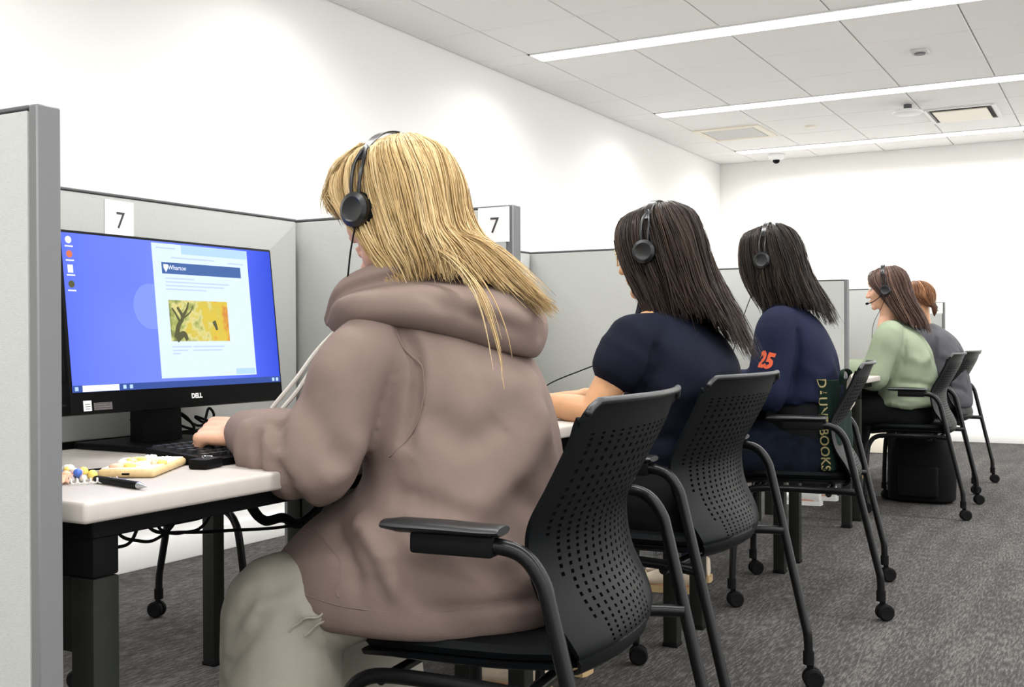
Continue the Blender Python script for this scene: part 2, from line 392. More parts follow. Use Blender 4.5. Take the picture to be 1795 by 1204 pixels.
# ------------------------------------------------------------------ carrels: cross panels, spine panels, desks
PT, PX, SX = 1.2546, -1.188, -1.793       # top of the panels, their aisle end, the face of the spine
PITCHY, P0Y, TH = 1.22, 0.9206, 0.036
DZ, DF = 0.750, -1.175                       # desk top height and front edge
PY = [P0Y + PITCHY * k for k in range(7)]; PY[4] += 0.0; PY[6] += 0.0
plab = ['tall grey fabric carrel divider cut by the left edge of the picture', 'grey fabric carrel divider beyond the blonde woman, carrying the second 7 sign',
        'grey fabric carrel divider behind the woman in the navy T-shirt', 'grey fabric carrel divider behind the woman with 25 on her sleeve',
        'grey fabric carrel divider end showing just right of the woman with 25 on her sleeve', 'pale fabric carrel divider behind the woman in the sage green sweatshirt', 'farthest fabric carrel divider, carrying the small sign with a 2']
for k, y in enumerate(PY):
    xe, top = PX, PT
    if k == 4: xe = -1.262
    if k == 6: xe, top = -1.13, 1.20
    t = thing('carrel_divider', plab[k], 'partition', (xe, y, 0), group='carrel dividers')
    bt = .02 if k == 0 else DZ - .055
    MB().box((xe - .0165, y, bt), (xe, y + TH, top), .002, seg=1).build('end_post', M['frame'], t)
    MB().box((SX - .03, y, top - .006), (xe - .017, y + TH, top), .0015, seg=1).build('top_trim', M['frame_dark'], t)
    MB().box((SX - .03, y - .001, bt + .01), (xe - .0175, y + TH * .5 - .001, top - .0065), .004).build('fabric_panel', M['fabric'], t)
    MB().box((SX - .03, y + TH * .5 + .001, bt + .01), (xe - .0175, y + TH + .001, top - .0065), .004).build('fabric_panel', M['fabric'], t)
    MB().box((SX - .045, y - .008, 0), (SX - .031, y + TH + .008, top), .002, seg=1).build('corner_post', M['frame'], t)
    if k == 0: MB().box((xe - .1, y + .006, 0), (xe - .06, y + TH - .006, .03)).build('foot', M['blackm'], t)
    else: MB().box((xe - .3, y - .05, bt - .012), (xe - .22, y + TH + .05, bt + .009), .002, seg=1).build('clamp', M['blackm'], t)
who = ['behind the desktop monitor with the first 7 sign', 'behind the desk of the woman in the navy T-shirt', 'behind the desk of the woman with 25 on her sleeve', 'at the empty fourth desk',
       'behind the desk of the woman in the sage sweatshirt', 'behind the farthest desk']
for k in range(6):
    ya, yb = PY[k] + TH + .010, PY[k + 1] - .010
    t = thing('spine_panel', 'low grey fabric spine panel ' + who[k], 'partition', (SX, (ya + yb) / 2, DZ), group='spine panels')
    MB().box((SX - .028, ya, DZ + .012), (SX, yb, PT - .006), .004).build('fabric_panel', M['fabric'], t)
    MB().box((SX - .05, ya, PT - .0055), (SX + .001, yb, PT), .0015, seg=1).build('top_trim', M['frame_dark'], t)
    MB().box((SX - .05, ya, DZ - .02), (SX - .029, yb, PT - .006), .003).build('back_panel', M['fabric'], t)
    MB().box((SX - .028, ya, DZ - .02), (SX - .004, yb, DZ + .011)).build('dark_gap_strip', M['blackm'], t)  # black strip standing in for the shaded gap below the panel
dlab = ['white laminate carrel desk holding the monitor, phone and pen', 'white laminate carrel desk of the woman in the navy T-shirt', 'white laminate carrel desk of the woman with 25 on her sleeve',
        'empty white laminate carrel desk, fourth from the front', 'white laminate carrel desk of the woman in the sage sweatshirt', 'farthest white laminate carrel desk in the row']
def desk(ya, yb, xf, xb, label, sgn=1):
    """xf front edge, xb back edge; sgn 1 faces the aisle at the right"""
    t = thing('carrel_desk', label, 'desk', ((xf + xb) / 2, (ya + yb) / 2, 0), group='carrel desks')
    lo, hi = min(xf, xb), max(xf, xb)
    MB().box((lo, ya, DZ - .029), (hi, yb, DZ), .006, seg=3).build('desk_top', M['desk'], t)
    u = MB(); zt = DZ - .0295
    xr = xf - sgn * .045
    u.box((min(xr, xr - sgn * .04), ya + .05, zt - .030), (max(xr, xr - sgn * .04), yb - .05, zt), .002, seg=1)
    xq = xb + sgn * .06
    u.box((min(xq, xq + sgn * .04), ya + .05, zt - .03), (max(xq, xq + sgn * .04), yb - .05, zt), .002, seg=1)
    u.build('under_rail', M['blackm'], t)
    for yy, s in ((ya + .055, 1), (yb - .055, -1)):
        y0, y1 = sorted((yy, yy + s * .045))
        xa = xf - sgn * .05; xc = xf - sgn * .095
        b = MB(); b.box((min(xa, xc), y0, 0.012), (max(xa, xc), y1, .635), .003); b.build('leg', M['deskleg'], t)
        b = MB(); b.box((min(xa, xc) - .002, y0 - .002, 0), (max(xa, xc) + .002, y1 + .002, .012), .002); b.build('foot', M['rubber'], t)
        xd, xe2 = xb + sgn * .05, xb + sgn * .09
        MB().box((min(xd, xe2), y0, 0), (max(xd, xe2), y1, .69), .003).build('leg', M['deskleg'], t)
        MB().box((min(xc, xe2) + .002, y0 + .003, .53), (max(xc, xe2) - .002, y1 - .003, .635), .002).build('side_beam', M['deskleg'], t)
        MB().box((min(xa, xb + sgn * .14), y0 - s * .0, .636), (max(xa, xb + sgn * .14), y1, zt), .004).build('bracket', M['blackm'], t)
    return t
for k in range(6):
    desk(PY[k] + TH + .022, PY[k + 1] - .022, DF, SX + .012, dlab[k])
desk(2.355, 3.32, -2.44, SX - .065, 'white desk on the far side of the spine, one leg showing below the monitor', -1)

def paper_sign(label, c, right, up, w, h, digit, size):
    c = Vector(c); mt = facing(c, right, up)
    t = thing('paper_sign', label, 'sign', c)
    MB().box((-w / 2, -h / 2, 0), (w / 2, h / 2, .0012)).bm(bmesh.new(), None)
    m = MB(); m.box((-w / 2, -h / 2, 0), (w / 2, h / 2, .0012)); m.v = [mt @ Vector(v) for v in m.v]; m.build('sheet', M['paper'], t, smooth=False)
    text('lettering', digit, size, mt @ Matrix.Translation((0.002, -.003, .0016)), M['ink'], t, .0003)
paper_sign('white paper sign with a 7 on the spine panel above the monitor', (SX + .0006, 1.582, 1.203), (0, 1, 0), (0, 0, 1), .073, .076, '7', .048)
paper_sign('white paper sign with a 7 on the divider right of the blonde hair', (-1.236, PY[1] - .0016, 1.212), (1, 0, 0), (0, 0, 1), .080, .078, '7', .050)
paper_sign('small white paper sign with a 2 on the farthest divider', (-1.185, PY[6] - .0016, 1.158), (1, 0, 0), (0, 0, 1), .085, .075, '2', .055)

# ------------------------------------------------------------------ chairs
def make_chair(label):
    """u = backwards, w = to the sitter's left (-y when unrotated), seat faces -u; built in local x=u, y=-w"""
    t = thing('office_chair', label, 'chair', (0, 0, 0), group='black perforated office chairs')
    q = lambda u, w, z: Vector((u, -w, z))
    # shell of the backrest with its grid of slots
    prof = [(.062, .866), (.058, .860), (.053, .850), (.046, .832), (.034, .80), (.0, .735), (-.032, .675), (-.036, .625), (-.022, .565), (.010, .51), (.026, .472), (.022, .444), (.0, .428)]
    hw = [.262, .264, .266, .268, .265, .262, .258, .252, .242, .226, .208, .186, .15]
    prof = np.array(prof); hw = np.array(hw)
    ncol, nrow = 15, 32
    we = [-1.0, -.97, -.90]
    e = []
    for c in range(ncol):
        x = -.82 + 1.64 * c / (ncol - 1); e += [x - .019, x + .019]
    W = np.array(we + e + [.90, .97, 1.0])
    s0, s1 = .30, .845
    T = [0, .07, .13, .18, .22, .26]
    for r_ in range(nrow):
        x = s0 + (s1 - s0) * r_ / (nrow - 1); T += [x - .0044, x + .0044]
    T = np.array(T + [.83, .87, .91, .95, 1.0])
    pts = cr(prof, T); hws = cr(hw[:, None], T)[:, 0]
    V = []; 
    for i in range(len(T)):
        for w in W:
            wv = w * hws[i]; cor = 1 - max(0, (abs(w) - .86)) * (.5 if i < 4 else 0)
            dz = -(max(0, abs(w) - .88) / .12) ** 2 * .016 if i < 4 else 0
            u = pts[i, 0] + .040 * (1 - w * w) * (1 if T[i] < .5 else 1 - (T[i] - .5) * .8) - .014
            if T[i] > .75: u += .03 * (T[i] - .75) * 4 * 0
            V.append(q(u, wv, pts[i, 1] + dz))
    nw = len(W); F = []
    for i in range(len(T) - 1):
        rr = (i - 6) / 2; hole_row = i >= 6 and (i - 6) % 2 == 0 and (i - 6) // 2 < nrow
        fr = ((i - 6) // 2) / (nrow - 1) if hole_row else 0
        lim = .86 if fr < .35 else .86 - .40 * ((fr - .35) / .65) ** 1.1
        if fr < .08: lim = .86
        for j in range(nw - 1):
            hole_col = j >= 3 and (j - 3) % 2 == 0 and (j - 3) // 2 < ncol
            if hole_row and hole_col and abs((W[j] + W[j + 1]) / 2) < lim: continue
            F.append((i * nw + j, i * nw + j + 1, (i + 1) * nw + j + 1, (i + 1) * nw + j))
    mb = MB(); mb.add(V, F); me = mb.mesh('backrest')
    me = modified(me, ('SOLIDIFY', dict(thickness=.0075, offset=0.0)))
    link('backrest', me, M['shell'], t, False, angle=50)
    MB().tube([Vector(v) + Vector((.003, 0, 0)) for v in V[:nw]], .0062, 10, rnd=True).build('top_rim', M['rim'], t, False)
    # seat: cushion over a plastic pan
    def seat_ring(z, du, dw, n=40, e=3.2):
        out = []
        for k in range(n):
            a = 2 * PI * k / n; ca, sa = math.cos(a), math.sin(a)
            x = abs(ca) ** (2 / e) * (1 if ca > 0 else -1); y = abs(sa) ** (2 / e) * (1 if sa > 0 else -1)
            u = -.185 + x * du; w = y * dw * (1 - .06 * x)
            drop = -.02 * max(0, -(u + .27) / .12) ** 2
            out.append(q(u, w, z + drop + .010 * (w / .24) ** 2))
        return out
    MB().loft([seat_ring(.447, .195, .215), seat_ring(.451, .212, .232), seat_ring(.462, .218, .238), seat_ring(.474, .212, .232), seat_ring(.480, .19, .21), seat_ring(.481, .10, .12)]).build('seat', M['seatpad'], t, False)
    MB().loft([seat_ring(.428, .14, .15), seat_ring(.432, .20, .215), seat_ring(.440, .222, .241), seat_ring(.4475, .224, .243), seat_ring(.449, .20, .22)]).build('seat_pan', M['shell'], t, False)
    # side frames: arm bend running down as the rear leg, front leg sweeping under the seat
    for s in (1, -1):
        A = s * .327
        pa = [(-.20, A, .657), (-.12, A, .658), (-.055, A, .655), (-.022, A, .642), (.002, A, .61), (.014, A, .57), (.05, A * .99, .42), (.105, A * .975, .19), (.116, A * .973, .14), (.118, A * .972, .07)]
        arm = MB().tube([q(*p) for p in curve(pa, 40)], .0125, 12).build('rear_leg', M['steel'], t, False)
        pf = [(.048, s * .318, .425), (.0, s * .300, .427), (-.10, s * .27, .425), (-.27, s * .255, .423), (-.335, s * .256, .412), (-.366, s * .262, .375), (-.376, s * .268, .32), (-.385, s * .282, .17), (-.388, s * .288, .07)]
        MB().tube([q(*p) for p in curve(pf, 40)], .0125, 12).build('front_leg', M['steel'], t, False)
        # arm pad
        rings = []
        for u, hw_, zt, zb in [(-.262, .006, .680, .676), (-.255, .018, .686, .672), (-.225, .026, .690, .668), (-.15, .029, .690, .670), (-.09, .028, .688, .670), (-.062, .027, .688, .671), (-.058, .024, .686, .673)]:
            rings.append([q(u, A + hw_ * math.cos(a), (zt + zb) / 2 + (zt - zb) / 2 * math.sin(a)) for a in [2 * PI * k / 16 for k in range(16)]])
        pad = MB().loft(rings).build('armrest', M['rim'], t, False)
        MB().box(q(-.20, A + .016 if A < 0 else A + .016, .642), q(-.068, A - .016, .671), .004).build('armrest_clamp', M['blackm'], t, False) if False else None
        lo = (-.205, -A - .0165, .640); hi = (-.070, -A + .0165, .672)
        MB().box(lo, hi, .005).build('armrest_clamp', M['blackm'], t, False)
        for (u, w) in ((.118, A * .972), (-.388, s * .288)):
            c = MB(); c.lathe([(.006, .10), (.0155, .10), (.0155, .065), (.006, .062)], q(u, w, 0), 14)
            for d in (-1, 1):
                mt = Matrix.Rotation(R(90), 3, 'X') @ Matrix.Rotation(0, 3, 'Z')
                mt = Matrix.Rotation(R(25), 3, 'Z') @ mt
                c.lathe([(.004, -.008), (.022, -.0095), (.0275, -.005), (.0275, .005), (.022, .0095), (.004, .008)], q(u + .012, w, .028) + Matrix.Rotation(R(25), 3, 'Z') @ Vector((0, d * .0125, 0)), 20, mt)
            c.box(q(u - .004, w, .026) - Vector((0, .004, 0)), q(u + .014, w, .066) + Vector((0, .004, 0)))
            c.build('caster', M['rubber'], t, False)
    MB().tube([q(-.055, .285, .414), q(-.055, -.285, .414)], .011, 12).build('crossbar', M['steel'], t, False)
    MB().tube([q(-.30, .262, .416), q(-.30, -.262, .416)], .009, 10).build('front_crossbar', M['steel'], t, False)
    return t
chairs = [(-.775, 1.734, 6.4, 'nearest black perforated office chair, under the woman in the taupe hoodie'),
          (-.896, 2.730, -1.5, 'black perforated office chair under the woman in the navy T-shirt'),
          (-.907, 4.184, 9.5, 'black office chair turned sideways, holding the green tote bag'),
          (-.882, 6.517, .5, 'black office chair under the woman in the sage green sweatshirt'),
          (-.927, 7.581, -3.8, 'farthest black office chair, under the person in the grey jacket'),
          (-2.86, 2.42, 172, 'black office chair on the far side of the spine, glimpsed under the near desk')]
proto = make_chair(chairs[0][3])
for i, (x, y, a, l) in enumerate(chairs):
    c = proto if i == 0 else copy_tree(proto)
    c.location = (x, y, 0); c.rotation_euler = (0, 0, R(a)); c['label'] = l
    WM[c.name] = Matrix.Translation((x, y, 0)) @ Matrix.Rotation(R(a), 4, 'Z')
#@@PART2
# ------------------------------------------------------------------ people
class Frame:
    """person frame: origin on the floor below the hips; f forward, l to the left, u up"""
    def __init__(s, x, y, deg):
        a = R(deg); s.o = Vector((x, y, 0)); s.F = Vector((-math.cos(a), -math.sin(a), 0)); s.L = Vector((math.sin(a), -math.cos(a), 0))
    def __call__(s, p): return s.o + s.F * p[0] + s.L * p[1] + Vector((0, 0, p[2]))
class Head:
    def __init__(s, c, yaw=0, pitch=0, roll=0):
        """yaw turns the face to the left, pitch tips it down; base facing -x"""
        m = Matrix.Rotation(R(180 + yaw), 3, 'Z') @ Matrix.Rotation(R(pitch), 3, 'Y') @ Matrix.Rotation(R(roll), 3, 'X')
        s.c = Vector(c); s.m = m          # columns: forward, left, up
    def __call__(s, p): return s.c + s.m @ Vector(p)
    def n(s, p): return s.m @ Vector(p)

def ring_loft(mb, rings, F, n=24, e=2.3, lean=None):
    """horizontal-ish rings (f, l, u, half depth, half width) in frame F, closed"""
    out = []
    rr = cr(np.array(rings), np.linspace(0, 1, len(rings) * 4))
    for f, l, u, d, w in rr:
        ring = []
        for k in range(n):
            a = 2 * PI * k / n; ca, sa = math.cos(a), math.sin(a)
            x = abs(ca) ** (2 / e) * (1 if ca > 0 else -1); y = abs(sa) ** (2 / e) * (1 if sa > 0 else -1)
            tl = (lean or 0) * -x * d
            ring.append(F((f + x * d, l + y * w, u + tl)))
        out.append(ring)
    return mb.loft(out)

def limb(mb, P, r, n=14, sm=14, flat=1.0):
    k = np.linspace(0, 1, sm)
    return mb.tube([Vector(p) for p in cr(P, k)], list(cr(np.array(r)[:, None], k)[:, 0]), n, rnd=True, flat=flat)

def add_head(mb, h, s=1.0):
    E = lambda p, r, rot=None: mb.ell(h([v * s for v in p]), [v * s for v in r], (h.m @ rot) if rot is not None else h.m)
    E((-.012, 0, .035), (.093, .073, .082)); E((.03, 0, -.015), (.062, .062, .085)); E((.045, 0, -.072), (.040, .043, .035))
    E((.078, 0, -.092), (.017, .022, .017)); E((.072, 0, .045), (.022, .048, .035))
    E((.062, .033, -.022), (.028, .024, .026)); E((.062, -.033, -.022), (.028, .024, .026))
    mb.tube([h([v * s for v in p]) for p in [(.083, 0, .020), (.093, 0, -.005), (.106, 0, -.028)]], [.008 * s, .0095 * s, .012 * s], 10, rnd=True)
    E((.096, .010, -.031), (.010, .009, .008)); E((.096, -.010, -.031), (.010, .009, .008))
    E((.090, 0, -.054), (.011, .021, .006)); E((.088, 0, -.065), (.011, .018, .007))
    for d in (1, -1):
        E((-.010, .073 * d, -.008), (.017, .008, .031), Matrix.Rotation(R(-12), 3, 'Y'))
        E((.074, .030 * d, .028), (.014, .020, .008))
    return mb
def add_hand(mb, W, d, nrm, side, curl=(35, 40, 30), spread=.17, s=1.0, thumb=1):
    """W wrist, d pointing to the knuckles, nrm out of the back of the hand, side +1 when the thumb lies along d x nrm"""
    d = Vector(d).normalized(); nrm = (Vector(nrm) - d * Vector(nrm).dot(d)).normalized(); x = d.cross(nrm) * side
    P = lambda a, b, c: W + d * a * s + x * b * s + nrm * c * s
    limb(mb, [P(-.03, 0, 0), P(0, 0, 0), P(.03, .002, .0)], [.024 * s, .024 * s, .026 * s], flat=.7)
    for b in (.027, .009, -.009, -.026): limb(mb, [P(.005, b * .55, 0), P(.045, b * .9, .003), P(.082, b, .004)], [.014 * s, .013 * s, .0105 * s], 10, 6)
    L = [(.042, .026, .021), (.046, .029, .023), (.042, .027, .022), (.033, .021, .019)]
    for i, b in enumerate((.028, .0095, -.0095, -.027)):
        p = P(.080 + (-.004 if i in (0,) else (-.010 if i == 3 else 0)), b, .004); a = 0; pts = [p]; yaw = spread * (b / .02)
        for j in range(3):
            a += R(curl[j]); dd = (d * math.cos(a) - nrm * math.sin(a) + x * yaw * math.cos(a)).normalized(); p = p + dd * L[i][j] * s; pts.append(p)
        mb.tube(pts, [.0090 * s, .0084 * s, .0078 * s, .0066 * s], 10, rnd=True)
    if thumb:
        p0, p1, p2, p3 = P(.018, .022, -.004), P(.045, .042, -.012), P(.070, .050, -.020), P(.092, .046, -.027)
        mb.tube([p0, p1, p2, p3], [.0135 * s, .0118 * s, .0105 * s, .008 * s], 10, rnd=True)
    return mb

def make_person(label, F, head, J, skin, vox, bare=False):
    t = thing('person', label, 'person', F.o)
    b = MB(); G = lambda k: F(J[k])
    ring_loft(b, [(.01, 0, .49, .07, .11), (.01, 0, .54, .09, .14), (.02, 0, .66, .085, .135), (.05, 0, .78, .09, .14), (J['chest'][0], 0, .92, .095, .155), (J['neck'][0] - .01, 0, J['neck'][2] - .06, .06, .12), (J['neck'][0], 0, J['neck'][2], .045, .06)], F)
    limb(b, [F((J['neck'][0] - .01, J['neck'][1], J['neck'][2] - .05)), (F(J['neck']) + head((-.02, 0, -.06))) / 2, head((-.015, 0, -.04))], [.058, .050, .050])
    add_head(b, head)
    for s, k in ((1, 'L'), (-1, 'R')):
        limb(b, [F((J['neck'][0] - .02, .04 * s, J['neck'][2] - .06)), G('sho' + k), (G('sho' + k) + G('elb' + k)) / 2, G('elb' + k)], [.05, .048, .043, .036])
        limb(b, [G('elb' + k), (G('elb' + k) * .6 + G('wri' + k) * .4), G('wri' + k)], [.037, .037, .024])
        wr = G('wri' + k); d = J.get('hand' + k, (wr - G('elb' + k)).normalized())
        d = Vector(d); d.z = min(d.z, .1)
        add_hand(b, wr, d, J.get('nrm' + k, (0, 0, 1)), 1 if k == 'L' else -1, J.get('curl', (32, 42, 30)))
        limb(b, [F((.02, .085 * s, .535)), (G('kne' + k) + F((.02, .085 * s, .535))) / 2, G('kne' + k)], [.055, .058, .052])
        limb(b, [G('kne' + k), (G('kne' + k) * .6 + G('ank' + k) * .4), G('ank' + k)], [.058, .052, .036])
        a = G('ank' + k); limb(b, [a + F.F * -.03 + Vector((0, 0, -.045)), a + F.F * .06 + Vector((0, 0, -.05)), a + F.F * .15 + Vector((0, 0, -.062))], [.03, .032, .022])
    body = link('body', voxel(b, vox, 3), skin, t, angle=0)
    for d in (1, -1):
        e = MB().ell(head((.077, .031 * d, .012)), (.0125, .0125, .0125), head.m, 14, 10).build('eye', M['eyew'], t)
        MB().ell(head((.0855, .031 * d, .011)), (.0045, .006, .006), head.m, 10, 8).build('iris', M['eyed'], e)
        MB().tube([head(p) for p in [(.085, .014 * d, .036), (.086, .030 * d, .041), (.074, .048 * d, .036)]], [.003, .0035, .002], 6, rnd=True).build('eyebrow', M['hairdk2'], t)
    return t, body

def shoe(t, a, F, name='shoe', m='shoe', ms='sole'):
    b = MB(); 
    f = lambda x, l, u: a + F.F * x + F.L * l + Vector((0, 0, u - a.z))
    ring = lambda x, w, h0, h1: [f(x, w * math.cos(k), (h0 + h1) / 2 + (h1 - h0) / 2 * math.sin(k)) for k in [2 * PI * j / 16 for j in range(16)]]
    b.loft([ring(-.075, .012, .03, .06), ring(-.07, .03, .02, .095), ring(-.03, .038, .02, .11), ring(.02, .04, .02, .105), ring(.07, .043, .02, .085), ring(.12, .044, .02, .065), ring(.16, .036, .02, .052), ring(.18, .015, .025, .04)])
    o = b.build(name, M[m], t)
    s = MB(); s.loft([[f(-.082 + .275 * u_, w_, z_) for (u_, w_) in [(0, -.02), (.02, -.034), (.25, -.042), (.6, -.047), (.85, -.046), (.97, -.025), (1, 0), (.97, .025), (.85, .046), (.6, .047), (.25, .042), (.02, .034), (0, .02)]] for z_ in (.001, .024)])
    s.build('sole', M[ms], o)

def hair_from(name, K, m, t, n, mid=12, width=.0011, off=(-.012, .004), tmin=.82, seed=1, base_off=-.010, noise=.006, clump=26, tbase=.93, base=True, flare=0.0, center=None):
    """K: knots[angle][crown..tip]; a dense under-layer and n strands lying on it, one mesh"""
    g = np.random.default_rng(seed); nr, nc = len(K), len(K[0])
    Karr = np.asarray([[tuple(p) for p in row] for row in K], float)
    C = Karr.mean(axis=(0, 1)) if center is None else np.asarray(center, float)
    def normal(a, tt):
        e = .01; A = surf(Karr, np.clip(a + e, 0, 1), tt) - surf(Karr, np.clip(a - e, 0, 1), tt); B = surf(Karr, a, np.clip(tt + e, 0, 1)) - surf(Karr, a, np.clip(tt - e, 0, 1))
        N = np.cross(A, B); N /= np.linalg.norm(N, axis=1)[:, None] + 1e-9
        return N
    a0, t0 = np.array([.5]), np.array([.35]); sg = 1 if normal(a0, t0)[0] @ (surf(Karr, a0, t0)[0] - C) > 0 else -1
    # strands
    ca = g.uniform(0, 1, clump * 3); a = g.uniform(0, 1, n); near = ca[np.argmin(np.abs(a[:, None] - ca[None]), axis=1)]
    pull = g.uniform(.0, .75, n); T = np.linspace(0, 1, mid); tip = g.uniform(tmin, 1.0, n); start = g.uniform(0, .05, n) + (g.uniform(0, 1, n) < .35) * g.uniform(0, .35, n)
    tt = start[:, None] + (tip - start)[:, None] * T[None]
    aa = a[:, None] + (near - a)[:, None] * (pull[:, None] * np.clip(tt * 1.2 - .15, 0, 1))
    ph = g.uniform(0, 6.3, n); aa = aa + .012 * np.sin(tt * 5 + ph[:, None]) * tt
    P = surf(Karr, np.clip(aa.ravel(), 0, 1), tt.ravel()); Nn = normal(np.clip(aa.ravel(), .001, .999), np.clip(tt.ravel(), .001, .999)) * sg
    d = g.uniform(off[0], off[1], n)[:, None] + .004 * np.sin(tt * 9 + ph[:, None] * 2) * tt + flare * (tt - .6).clip(0) * g.uniform(-1, 1, n)[:, None]
    dc = .006 * np.sin(near * 91)[:, None] * np.clip(tt * 1.5, 0, 1)
    P = P + Nn * (d + dc).ravel()[:, None]; P = P + (np.repeat(g.normal(0, noise, (n, 3)), mid, axis=0)) * (tt.ravel() ** 2)[:, None]
    P = P.reshape(n, mid, 3); Nn = Nn.reshape(n, mid, 3)
    Tn = np.gradient(P, axis=1); Tn /= np.linalg.norm(Tn, axis=2)[:, :, None] + 1e-9
    B = np.cross(Tn, Nn); B /= np.linalg.norm(B, axis=2)[:, :, None] + 1e-9
    w = width * g.uniform(.7, 1.5, n)[:, None] * (1 - .75 * np.clip((T - .75) / .25, 0, 1))[None]
    V = np.stack([P + B * (w * 1.6)[..., None], P + Nn * w[..., None], P - B * (w * 1.6)[..., None]], axis=2).reshape(-1, 3)
    i0 = (np.arange(n)[:, None] * mid + np.arange(mid - 1)[None]).ravel() * 3; Q = []
    for j in range(3):
        k = (j + 1) % 3; Q.append(np.stack([i0 + j, i0 + k, i0 + 3 + k, i0 + 3 + j], 1))
    Q = np.concatenate(Q); shade = np.repeat(np.clip(.52 + .15 * g.normal(size=n) + .16 * np.sin(near * 57), 0, 1), mid * 3)
    # under-layer colour darkened slightly to stand in for shade between the strands
    if base:
        nu, nv = 64, 40; A2, T2 = np.meshgrid(np.linspace(0, 1, nu), np.linspace(0, tbase, nv), indexing='ij')
        BP = surf(Karr, A2.ravel(), T2.ravel()); BN = normal(np.clip(A2.ravel(), .002, .998), np.clip(T2.ravel(), .002, .998)) * sg
        rip = .0035 * np.sin(A2.ravel() * 120 + 3 * np.sin(T2.ravel() * 4)) * np.clip(T2.ravel() * 3, 0, 1)
        o1 = BP + BN * (base_off + rip)[:, None]; o2 = BP + BN * (base_off - .008)
        b0 = len(V); V = np.concatenate([V, o1, o2]); idx = np.arange(nu * nv).reshape(nu, nv)
        f1 = np.stack([idx[:-1, :-1], idx[:-1, 1:], idx[1:, 1:], idx[1:, :-1]], -1).reshape(-1, 4)
        f2 = f1[:, ::-1] + nu * nv; rim = []
        for line in (idx[0], idx[-1], idx[:, 0], idx[:, -1]): rim.append(np.stack([line[:-1], line[1:], line[1:] + nu * nv, line[:-1] + nu * nv], 1))
        Q = np.concatenate([Q, np.concatenate([f1, f2] + rim) + b0])
        bs = np.clip(.42 + .14 * np.sin(A2.ravel() * 173 + 2 * np.sin(T2.ravel() * 5)) + .1 * np.sin(A2.ravel() * 411), 0, 1); shade = np.concatenate([shade, bs, bs])
    me = bpy.data.meshes.new(name); me.vertices.add(len(V)); me.vertices.foreach_set('co', V.astype(np.float32).ravel())
    me.loops.add(len(Q) * 4); me.loops.foreach_set('vertex_index', Q.astype(np.int32).ravel()); me.polygons.add(len(Q)); me.polygons.foreach_set('loop_start', np.arange(0, len(Q) * 4, 4, dtype=np.int32))
    me.update(calc_edges=True); me.validate()
    at = me.attributes.new('shade', 'FLOAT', 'POINT'); at.data.foreach_set('value', shade.astype(np.float32))
    return link(name, me, m, t, angle=0)

def long_hair(h, tips=None, back=None, s=1.0, vol=1.0, front=42):
    """default knots for long loose hair in head space"""
    fl = [(.028, .010, .119), (.070, .048, .098), (.086, .074, .045), (.078, .088, -.03), (.055, .092, -.10), (.035, .092, -.17), (.03, .09, -.23)]
    l = [(-.005, .020, .124), (.008, .078, .094), (.010, .098, .035), (.0, .104, -.035), (-.012, .104, -.105), (-.025, .10, -.175), (-.035, .095, -.24)]
    bl = [(-.045, .018, .123), (-.075, .066, .092), (-.098, .082, .03), (-.108, .085, -.04), (-.118, .085, -.115), (-.13, .082, -.19), (-.14, .08, -.26)]
    b = [(-.06, .0, .122), (-.108, .0, .085), (-.126, .0, .025), (-.130, .0, -.05), (-.138, .0, -.13), (-.155, .0, -.21), (-.17, .0, -.29)]
    mir = lambda q: [(f, -y, u) for f, y, u in q]
    rows = [fl, l, bl, b, mir(bl), mir(l), mir(fl)]
    for k, q in (tips or {}).items():
        for i, v in q.items(): rows[k][i] = v
    return [[h(p) for p in row] for row in rows]

